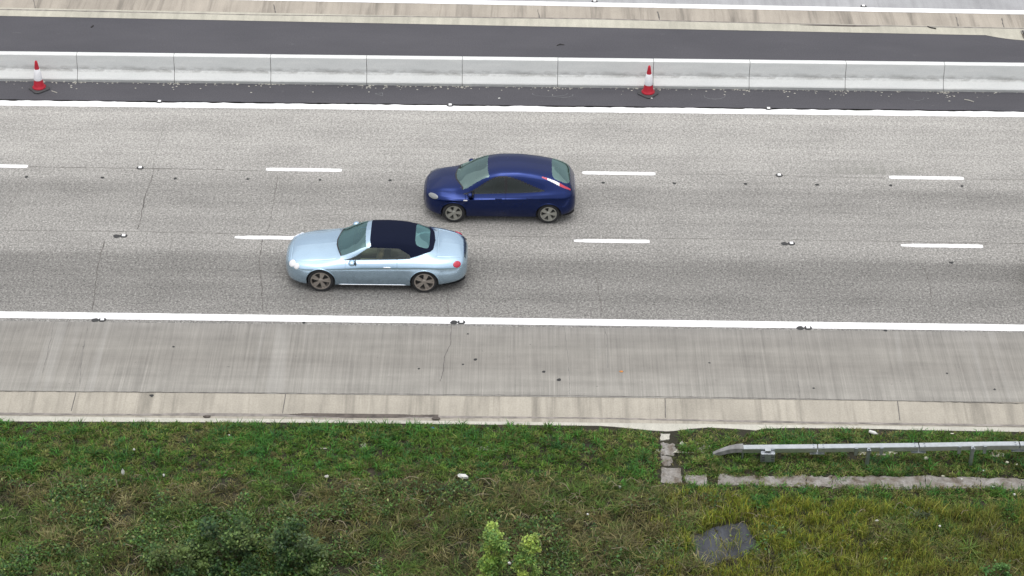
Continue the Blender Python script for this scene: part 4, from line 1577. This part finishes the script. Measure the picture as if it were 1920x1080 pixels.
def leaf_arrays(c, size, up=.5, aspect=.55):
    """folded diamond leaves at centres c"""
    n = len(c)
    nrm = rng.normal(0, 1, (n, 3))
    nrm /= np.linalg.norm(nrm, axis=1)[:, None]
    nrm[:, 2] = abs(nrm[:, 2]) + up
    nrm /= np.linalg.norm(nrm, axis=1)[:, None]
    r = rng.normal(0, 1, (n, 3))
    t = np.cross(nrm, r)
    t /= np.linalg.norm(t, axis=1)[:, None]
    b = np.cross(nrm, t)
    L, Wd = size[:, None], (size * aspect)[:, None]
    V = np.stack([c - t * L * .5, c + b * Wd * .5 - nrm * L * .08, c + t * L * .5, c - b * Wd * .5 - nrm * L * .08], 1).reshape(-1, 3)
    o_ = np.arange(n) * 4
    loops = np.stack([o_, o_ + 1, o_ + 2, o_, o_ + 2, o_ + 3], 1).ravel()
    st = np.arange(2 * n) * 3
    return V, loops, st, np.full(2 * n, 3)


def leaves(name, c, size, col, up=.5, aspect=.55, parent=None):
    V, lo_, st, tt = leaf_arrays(c, size, up, aspect)
    o_ = veg_mesh(name, V, lo_, st, tt, np.repeat(col, 4, 0), MAT['leaf'])
    if parent: o_.parent = parent
    return o_


def scatter(n, ylo, yhi, xr=14.6):
    x, y = rng.uniform(-xr, xr, n), rng.uniform(ylo, yhi, n)
    px, py = Q(x, y, 0)
    return x, y, px, py


VEG = 1.45


def pick(pal, n, wts=None):
    pal = np.array(pal)
    k = rng.choice(len(pal), n, p=wts)
    c = pal[k] * VEG * rng.uniform(.6, 1.4, (n, 1))
    return np.clip(c * rng.uniform(.92, 1.08, (n, 3)), 0, 1)


YD = lambda px: np.interp(px, [0, 300, 620, 760, 860, 1150, 1300, 1500, 1920], [893, 900, 898, 905, 900, 905, 925, 955, 975])   # lawn / rough growth
OLIVE = [(.13, .135, .022), (.17, .165, .028), (.085, .12, .022), (.12, .095, .03), (.21, .195, .06)]

def tufts(name, tx, ty, rad, nb, hgt, wd, col, lean, curl, mat_z=-.01, var=.3):
    """grass growing in tufts: every tuft has its own colour and height, its blades lean outwards"""
    idx = np.repeat(np.arange(len(tx)), nb)
    n = len(idx)
    an, rd = rng.random(n) * 2 * pi, np.sqrt(rng.random(n))
    x, y = tx[idx] + rad[idx] * rd * np.cos(an), ty[idx] + rad[idx] * rd * np.sin(an)
    px, py = Q(x, y, 0)
    k = free(px, py)
    x, y, idx, an, rd = x[k], y[k], idx[k], an[k], rd[k]
    n = len(x)
    h = hgt[idx] * rng.uniform(.55, 1.15, n) * (1.1 - .35 * rd)
    c = np.clip(col[idx] * rng.uniform(1 - var, 1 + var, (n, 1)) * rng.uniform(.93, 1.07, (n, 3)), 0, 1)
    a = an + rng.normal(0, .7, n)
    d = np.stack([np.cos(a), np.sin(a)], 1)
    b = a + pi / 2 + rng.normal(0, .6, n)
    sd = np.stack([np.cos(b), np.sin(b)], 1)
    ln = lean * (.25 + .9 * rd) * rng.uniform(.5, 1.3, n)
    base = np.stack([x, y, verge_z(x, y) + mat_z], 1)
    mid, tip = base.copy(), base.copy()
    mid[:, :2] += d * (h * ln * .4)[:, None]
    mid[:, 2] += h * .62
    cu = curl * rng.random(n)
    tip[:, :2] += d * (h * (ln + cu))[:, None]
    tip[:, 2] += h * (1 - .5 * cu)
    wv = wd * rng.uniform(.65, 1.35, n)
    s3 = np.concatenate([sd, np.zeros((n, 1))], 1) * (wv / 2)[:, None]
    V = np.stack([base - s3 * .7, base + s3 * .7, mid - s3, mid + s3, tip], 1).reshape(-1, 3)
    o_ = np.arange(n) * 5
    loops = np.stack([o_, o_ + 1, o_ + 3, o_ + 2, o_ + 2, o_ + 3, o_ + 4], 1).ravel()
    st = np.stack([np.arange(n) * 7, np.arange(n) * 7 + 4], 1).ravel()
    return tag(veg_mesh(name, V, loops, st, np.tile([4, 3], n), np.repeat(c, 5, 0), MAT['grass']), kind='stuff')


def bare_patch(px, py):
    return (((px - 710) / 14) ** 2 + ((py - 846) / 9) ** 2 < 1) | (((px - 697) / 17) ** 2 + ((py - 886) / 9) ** 2 < 1) | \
           (((px - 1608) / 26) ** 2 + ((py - 858) / 10) ** 2 < .8) | (((px - 1395) / 30) ** 2 + ((py - 812) / 6) ** 2 < .8) | \
           (((px - 425) / 30) ** 2 + ((py - 908) / 8) ** 2 < .8)


def choose(pals, wts):
    """pick palette rows per tuft: wts is (n, len(pals))"""
    wts = np.cumsum(np.maximum(wts, 1e-6), 1)
    k = (rng.random(len(wts))[:, None] * wts[:, -1:] > wts).sum(1)
    return np.array(pals)[k] * rng.uniform(.5, 1.6, (len(wts), 1)), k


# short verge grass
x, y, px, py = scatter(15500, 38.4, 42.75)
lim = YD(px) + (vnoise(x, y, 1.2, 24) - .5) * 30
n1, n2, n3 = vnoise(x, y, .55, 21), vnoise(x, y, 1.7, 22), vnoise(x, y, 1.3, 23)
m = free(px, py) & (py < lim + 4) & ~(bare_patch(px, py) & (rng.random(len(px)) < .9)) & ~((py < gedge(px) + 8) & (n3 > .6) & (px > 950) & (rng.random(len(px)) < .8))
x, y, px, py, n1, n2, n3 = (q[m] for q in (x, y, px, py, n1, n2, n3))
LAWN = np.array([(.056, .112, .018), (.045, .125, .026), (.090, .135, .028), (.120, .130, .045), (.150, .132, .062), (.10, .078, .042), (.034, .10, .032)])
right = np.clip((px - 1150) / 300, 0, 1)
col, k = choose(LAWN * 1.0, np.stack([.5 + 0 * x, .10 + 1.2 * np.clip(n2 - .55, 0, 1), .45 - .3 * n1, .12 + .5 * n1 + .25 * right, .02 + .35 * n1 ** 2 + .1 * right, .03 + .14 * n3, .05 + .6 * np.clip(n2 - .6, 0, 1)], 1))
top = np.clip(1 - (py - gedge(px)) / 8, 0, 1)
hgt = rng.uniform(.05, .11, len(x)) * (.7 + .8 * n2) * np.where((k == 1) | (k == 6), 1.45, 1) * (1 - .3 * top)
tufts('grass', x, y, rng.uniform(.05, .12, len(x)), 17, hgt * 1.25, .017, col * np.array([1.3, 1.42, 1.1]), .75, .7, var=.45)

# rough growth lower down: dry, olive and green tufts of many sizes
x, y, px, py = scatter(9000, 36.0, 40.7)
lim = YD(px) + (vnoise(x, y, 1.2, 24) - .5) * 30
n1, n2, n3, n4 = vnoise(x, y, .5, 31), vnoise(x, y, 1.9, 32), vnoise(x, y, .8, 33), vnoise(x, y, 1.2, 34)
oliv = (px > 1240) & (py > 925) & (rng.random(len(px)) < np.clip((px - 1240) / 120, 0, 1)) & ~((px > 1640) & (vnoise(x, y, .7, 39) > .45))
m = free(px, py) & (py >= lim - 6) & ~(oliv & (rng.random(len(px)) < .85)) & ~(bare_patch(px, py) & (rng.random(len(px)) < .9)) & (rng.random(len(px)) < .5 + .7 * n4)
x, y, px, py, n1, n2, n3, n4 = (q[m] for q in (x, y, px, py, n1, n2, n3, n4))
ROUGH = np.array([(.175, .15, .085), (.125, .108, .055), (.075, .064, .036), (.115, .125, .045), (.075, .125, .030), (.055, .095, .028), (.225, .195, .12)])
gl = np.clip((vnoise(x, y, .75, 36) - .45) * 4, 0, 1) * np.interp(px, [0, 500, 900, 1250, 1920], [1, .75, .4, .5, .7])
dk = np.clip((vnoise(x, y, .65, 37) - .55) * 5, 0, 1)
col, k = choose(ROUGH * 1.0, np.stack([.13 * (1 - gl) + .03, .27 * (1 - .6 * gl) + 0 * x, .12 + .9 * dk * np.interp(px, [0, 700, 1000, 1300, 1500], [.5, .6, 1.4, 1, .4]), .22 + .2 * gl, .08 + .9 * gl, .10 + .3 * gl, .07 * (1 - gl) * (1 - dk)], 1))
hgt = rng.uniform(.09, .24, len(x)) * (.55 + .9 * n2) * np.clip(.6 + (py - YD(px)) / 60, .6, 1.1)
tufts('dry_weeds', x, y, rng.uniform(.05, .15, len(x)), 22, hgt * 1.25, .015, col * np.array([1.2, 1.26, .95]), .9, .9, var=.5)

# upright olive grass at the lower right
x, y, px, py = scatter(210000, 36.0, 40.4)
n2 = vnoise(x, y, 1.6, 42)
tus = vnoise(x, y, 4.2, 43)
m = (px > 1180) & (py > 922 + 25 * n2 + np.clip((px - 1420) * .05, 0, 30)) & free(px, py) & (rng.random(len(px)) < np.clip((px - 1180) / 160, 0, 1)) & (rng.random(len(px)) < .25 + .9 * tus)
x, y, px, py, n2, tus = (q[m] for q in (x, y, px, py, n2, tus))
n = len(x)
col = pick(OLIVE, n, [.3, .22, .26, .12, .1])
gfar = np.clip((px - 1560) / 300, 0, 1)[:, None] * .45
col = col * (1 - gfar) + pick([(.07, .085, .03), (.10, .075, .045)], n) * gfar
near_c = in_poly(px, py, [(1270, 985), (1400, 960), (1440, 1030), (1330, 1075), (1280, 1040)])
h = rng.uniform(.13, .34, n) * (.45 + .85 * tus) * np.where((px > 1270) & (px < 1440) & (py > 1030), .7, 1.)
o_ = blades('olive_grass', x, y, verge_z(x, y) - .005, h, rng.uniform(.007, .014, n), col * np.array([1.32, 1.42, 1.05]) * rng.uniform(.5, 1.5, (n, 1)), .3, .4)
tag(o_, kind='stuff')

# broad-leaved weeds in patches, thickest at lower left
x, y, px, py = scatter(210000, 36.0, 40.4)
n1, n2 = vnoise(x, y, .6, 51), vnoise(x, y, 2.1, 52)
dens = np.clip((n1 * .55 + n2 * .45 - .455) * 4.5, 0, 1) * np.interp(px, [0, 500, 750, 1000, 1250, 1500, 1920], [.95, .7, .4, .28, .2, .25, .6])
m = free(px, py) & (py > YD(px) + 12) & (rng.random(len(px)) < dens)
x, y, px, py, n1, n2 = (q[m] for q in (x, y, px, py, n1, n2))
n = len(x)
hh = (.05 + .24 * rng.random(n)) * (.6 + .6 * n2)
col = pick([(.045, .095, .02), (.07, .125, .03), (.035, .08, .028), (.11, .14, .035), (.17, .18, .08)], n, [.32, .28, .22, .13, .05]) * rng.uniform(.6, 1.5, (n, 1))
o_ = leaves('leafy_weeds', np.stack([x, y, verge_z(x, y) + hh], 1), rng.uniform(.04, .10, n), col, .6)
tag(o_, kind='stuff')

# dead stalks lying across the bank
bm = bmesh.new()
for k in range(700):
    x0, y0 = rng.uniform(-14, 14), rng.uniform(36.4, 40.3)
    qx, qy = Q(np.array([x0]), np.array([y0]))
    if qy[0] < YD(qx)[0] + 2 or qx[0] > 1500 and rng.random() < .6: continue
    a = rng.normal(0, .9)
    L = rng.uniform(.12, .42)
    z0 = float(verge_z(np.array([x0]), np.array([y0]))[0]) + rng.uniform(.06, .2)
    pts = [(x0 + L * t_ * cos(a), y0 + L * t_ * sin(a) + .05 * sin(3 * t_), z0 + .10 * sin(pi * t_) * rng.random()) for t_ in (0, .33, .66, 1)]
    bm_tube(bm, pts, rng.uniform(.004, .009), 3)
g_ = simple('dead stalks', (.19, .165, .11), .9, var=.4, vs=3)
tag(obj('dead_stalks', bm, g_), kind='stuff')


def bush(name, px, py, rx, ry, hgt, n, pal, label, cat, lsize=(.04, .08), clumps=16, group=None, narrow=False, up=.6, aspect=.6):
    x0, y0 = P(px, py)
    z0 = float(verge_z(np.array([x0]), np.array([y0]))[0])
    t = tag(empty(name, (x0, y0, z0)), label, cat, group)
    cc = np.stack([rng.uniform(-1, 1, clumps) * rx * .75, rng.uniform(-1, 1, clumps) * ry * .75, rng.uniform(.25, .92, clumps) * hgt], 1)
    if not narrow:
        q = 1 - .55 * (np.hypot(cc[:, 0] / rx, cc[:, 1] / ry)) ** 2
        cc[:, 2] *= np.clip(q, .35, 1)
    bm = bmesh.new()
    for c in cc:
        bm_tube(bm, [(c[0] * .08, c[1] * .08, -.05), (c[0] * .4, c[1] * .45, c[2] * .5), tuple(c)], [.014, .009, .004], 5)
    obj('stem', bm, MAT['stem'], t)
    k = rng.integers(0, clumps, n)
    rad = rng.uniform(.14, .26, clumps)[k] * (1 if not narrow else .62)
    d = rng.normal(0, 1, (n, 3))
    d /= np.linalg.norm(d, axis=1)[:, None]
    p = cc[k] + d * (rad * np.minimum(1.7, abs(rng.normal(.62, .38, n))))[:, None] * np.array([1, 1, .8])
    p[:, 2] = np.maximum(p[:, 2], .03)
    hue = pick(pal, clumps)[k]
    own = pick(pal, n)
    col = np.clip((hue * .5 + own * .5) * rng.uniform(.55, 1.5, (n, 1)), 0, 1)
    leaves('foliage', p, rng.uniform(*lsize, n), col, up, aspect, t)
    return t


DK = [(.07, .105, .025), (.024, .058, .018), (.034, .075, .02), (.018, .045, .018), (.022, .05, .022), (.055, .10, .03), (.12, .16, .05)]
YG = [(.28, .34, .08), (.24, .30, .06), (.17, .26, .05), (.12, .23, .05), (.22, .28, .08), (.09, .18, .05), (.14, .26, .06)]
bush('bush', 325, 1078, .70, .6, 1.2, 3400, DK, 'low dark green bush at the bottom, leftmost of its clump', 'bush', (.05, .10), 18, 'dark bushes at the foot of the bank')
bush('bush', 432, 1052, .88, .7, 1.35, 5000, DK, 'dark green bush in the middle of the clump at the bottom left', 'bush', (.05, .11), 22, 'dark bushes at the foot of the bank')
bush('bush', 552, 1064, .78, .6, 1.4, 4600, DK + [(.07, .10, .05)], 'dark green bush with some pale leaves, right of its clump', 'bush', (.05, .11), 20, 'dark bushes at the foot of the bank')
bush('shrub', 922, 1100, .34, .28, 1.8, 6200, YG, 'tall narrow yellow green shrub at the bottom, left of a smaller one', 'shrub', (.05, .10), 30, 'yellow green saplings', True, .9, .55)
bush('shrub', 988, 1099, .28, .24, 1.56, 2600, YG, 'smaller forked yellow green shrub at the bottom, right of the tall one', 'shrub', (.05, .10), 16, 'yellow green saplings', True, .5, .5)
bush('shrub', 1866, 1092, .30, .25, .7, 500, [(.05, .13, .03), (.08, .16, .04), (.04, .10, .03)], 'bright green weed shrub at the bottom right corner', 'shrub', (.05, .09), 9, None, True)
bush('shrub', 1725, 985, .34, .22, .32, 600, [(.04, .06, .025), (.06, .075, .035)], 'small dark leafy weed clump among olive grass at right', 'shrub', (.04, .07), 10, None, True)

# ------------------------------------------------------------------ litter
def scrap(name, px, py, size, mat, label, cat='litter', lift=.05, rz=0., rough=.25, tilt=0., z=None):
    x, y = P(px, py)
    if z is None:
        z = float(verge_z(np.array([x]), np.array([y]))[0]) + lift if y < 42.4 else .004
    bm = bmesh.new()
    bmesh.ops.create_icosphere(bm, subdivisions=2, radius=1)
    for v in bm.verts:
        v.co *= 1 + random.uniform(-rough, rough)
    o_ = obj(name, bm, mat)
    o_.location = (x, y, z + size[2] * .6)
    o_.scale = size
    o_.rotation_euler = (tilt, 0, rz)
    return tag(o_, label, cat)


def bottle(px, py, L, r, rz, mat, label):
    x, y = P(px, py)
    z = float(verge_z(np.array([x]), np.array([y]))[0]) + .09
    t = tag(empty('bottle', (x, y, z), rz), label, 'bottle')
    bm = bmesh.new()
    bm_lathe(bm, [(r * .8, -L / 2), (r, -L / 2 + .01), (r, L * .2), (r * .45, L * .38), (r * .4, L * .5)], 16)
    o_ = obj('bottle_body', bm, mat, t, True)
    o_.rotation_euler = (0, pi / 2, 0)
    bm = bmesh.new()
    bm_lathe(bm, [(r * .48, L * .44), (r * .48, L * .53)], 12)
    o_ = obj('cap', bm, MAT['grey_litter'], t)
    o_.rotation_euler = (0, pi / 2, 0)


bottle(1637, 815, .22, .042, radians(-28), MAT['white'], 'white plastic bottle lying in the grass behind the guardrail')
scrap('crushed_cup', 868, 902, (.13, .06, .05), MAT['white'], 'crushed white cup lying where the lawn meets the dry weeds, middle', lift=.12, rz=-.3)
t_ = scrap('white_scrap', 232, 900, (.04, .05, .11), MAT['white'], 'upright white drop shaped scrap standing in the dry grass at left', lift=.16, rough=.1, tilt=.25)
for v in t_.data.vertices:
    if v.co.z > 0:
        k_ = 1 - .85 * min(1, v.co.z) ** .7
        v.co.x, v.co.y = v.co.x * k_ + .25 * v.co.z, v.co.y * k_
        v.co.z *= 1.35
for a in [
    (308, 901, (.03, .03, .06), 'white', 'thin white scrap standing right of the upright white scrap'),
    (252, 849, (.035, .02, .04), 'white', 'tiny white scrap on the green lawn above the upright white scrap'),
    (430, 821, (.03, .03, .02), 'white', 'tiny white scrap high on the lawn at left'),
    (613, 899, (.06, .05, .04), 'grey_litter', 'grey scrap on the edge of the dry weeds below the light blue convertible'),
    (1162, 920, (.04, .04, .05), 'grey_litter', 'small grey scrap at the lower rim of the lawn left of the slab drain'),
    (1786, 846, (.075, .045, .03), 'white', 'white torn scrap under the guardrail left of the second post'),
    (1736, 865, (.065, .05, .045), 'foam', 'round yellowish lump of foam on the grass under the guardrail'),
    (1888, 872, (.05, .04, .03), 'foam', 'pale scrap on the grass near the right edge above the drain'),
    (1906, 875, (.03, .03, .03), 'foam', 'small pale scrap at the right edge above the drain'),
    (1844, 886, (.028, .028, .025), 'white', 'small white scrap on the rim of the slab drain, right of the second post'),
    (1643, 985, (.06, .04, .03), 'white', 'white scrap lying on the olive grass below the slab drain'),
    (1761, 994, (.035, .035, .03), 'white', 'small white scrap right of the dark leafy weed clump'),
    (1900, 937, (.04, .035, .035), 'white', 'white scrap on the green strip at the right edge below the drain'),
    (1861, 921, (.035, .025, .02), 'white', 'white scrap touching the lower edge of the slab drain at right'),
    (1802, 907, (.03, .025, .02), 'white', 'white scrap lying on the drain slabs at right'),
    (1767, 899, (.05, .02, .015), 'foam', 'pale flat scrap on the upper edge of the drain slabs'),
    (1785, 815, (.06, .02, .012), 'foam', 'pale leaf like scrap on the grass behind the guardrail'),
    (1102, 968, (.04, .03, .03), 'white', 'small white scrap in the dark weeds left of the chamber cover'),
    (540, 979, (.07, .03, .025), 'foam', 'cream scrap caught above the dark green bushes'),
    (955, 1062, (.05, .04, .04), 'white', 'white scrap on the ground between the two yellow green shrubs'),
    (810, 803, (.09, .04, .02), 'blue_scrap', 'faint blue scrap in the grass near the channel'),
]:
    scrap('litter_scrap', a[0], a[1], tuple(q_ * .8 for q_ in a[2]), MAT[a[3]], a[4], lift=.10 if a[1] > 890 else .055)
scrap('orange_scrap', 1165, 697, (.05, .03, .012), MAT['orange'], 'orange scrap on the grey hard shoulder', z=.002)
scrap('white_pebble', 936, 185, (.035, .03, .02), MAT['white'], 'white pebble on the narrow asphalt before the barrier, middle', z=.004)
scrap('white_pebble', 1221, 185, (.04, .025, .02), MAT['white'], 'white pebble at the front foot of the cone right of middle', z=.004)
scrap('dark_clod', 388, 776, (.09, .05, .03), MAT['silt'], 'dark clod in the near channel at left', z=-.098)
scrap('dark_clod', 818, 780, (.10, .05, .03), MAT['silt'], 'dark clod at the right end of the silt in the near channel', z=-.098)


def strand(name, pts, r, mat, label, cat):
    bm = bmesh.new()
    bm_tube(bm, [(*P(a, b), z) for a, b, z in pts], r, 5)
    return tag(obj(name, bm, mat), label, cat)


strand('stick', [(171, 52, .015), (175, 48.5, .02)], .02, MAT['iron'], 'short dark stick on the median asphalt at left', 'stick')
strand('rubber_strip', [(1044, 86, .012), (1050, 84, .03), (1058, 84.5, .012)], .016, MAT['iron'], 'curved dark rubber strip on the median asphalt, middle', 'strip')
strand('rubber_strip', [(1739, 51, .03), (1746, 53.5, .03), (1755, 55, .03)], .022, MAT['iron'], 'dark rubber strip on the cream median kerb at right', 'strip')
strand('tie_strip', [(97, 171, .012), (102, 173, .018), (107, 174.5, .012)], .012, MAT['lip'], 'pale strip on the asphalt right of the left cone', 'strip')
strand('tie_strip', [(1808, 187, .012), (1817, 189, .02), (1826, 191.5, .012)], .013, MAT['lip'], 'pale strip on the narrow asphalt at the right end', 'strip')
# faint chalk outlines on the narrow asphalt
chalk = simple('faint chalk', (.19, .195, .20), .9, var=.3)
tri = [(703, 176), (717, 180), (717.5, 174.5), (703, 176)]
for a, b in zip(tri, tri[1:]): crack([a, b], .022, chalk, new_asphalt, z=.0075, jag=.003, name='chalk_mark')
for cx, cy, rx, ry in ((1031, 176, 33, 5), (1055, 178, 20, 5), (1340, 180, 20, 6), (1718, 184, 15, 5)):
    pts = [(cx + rx * cos(t_), cy + ry * sin(t_)) for t_ in np.linspace(-.2, pi + .2, 9)]
    crack(pts, .018, chalk, new_asphalt, z=.0075, jag=.006, name='chalk_mark')
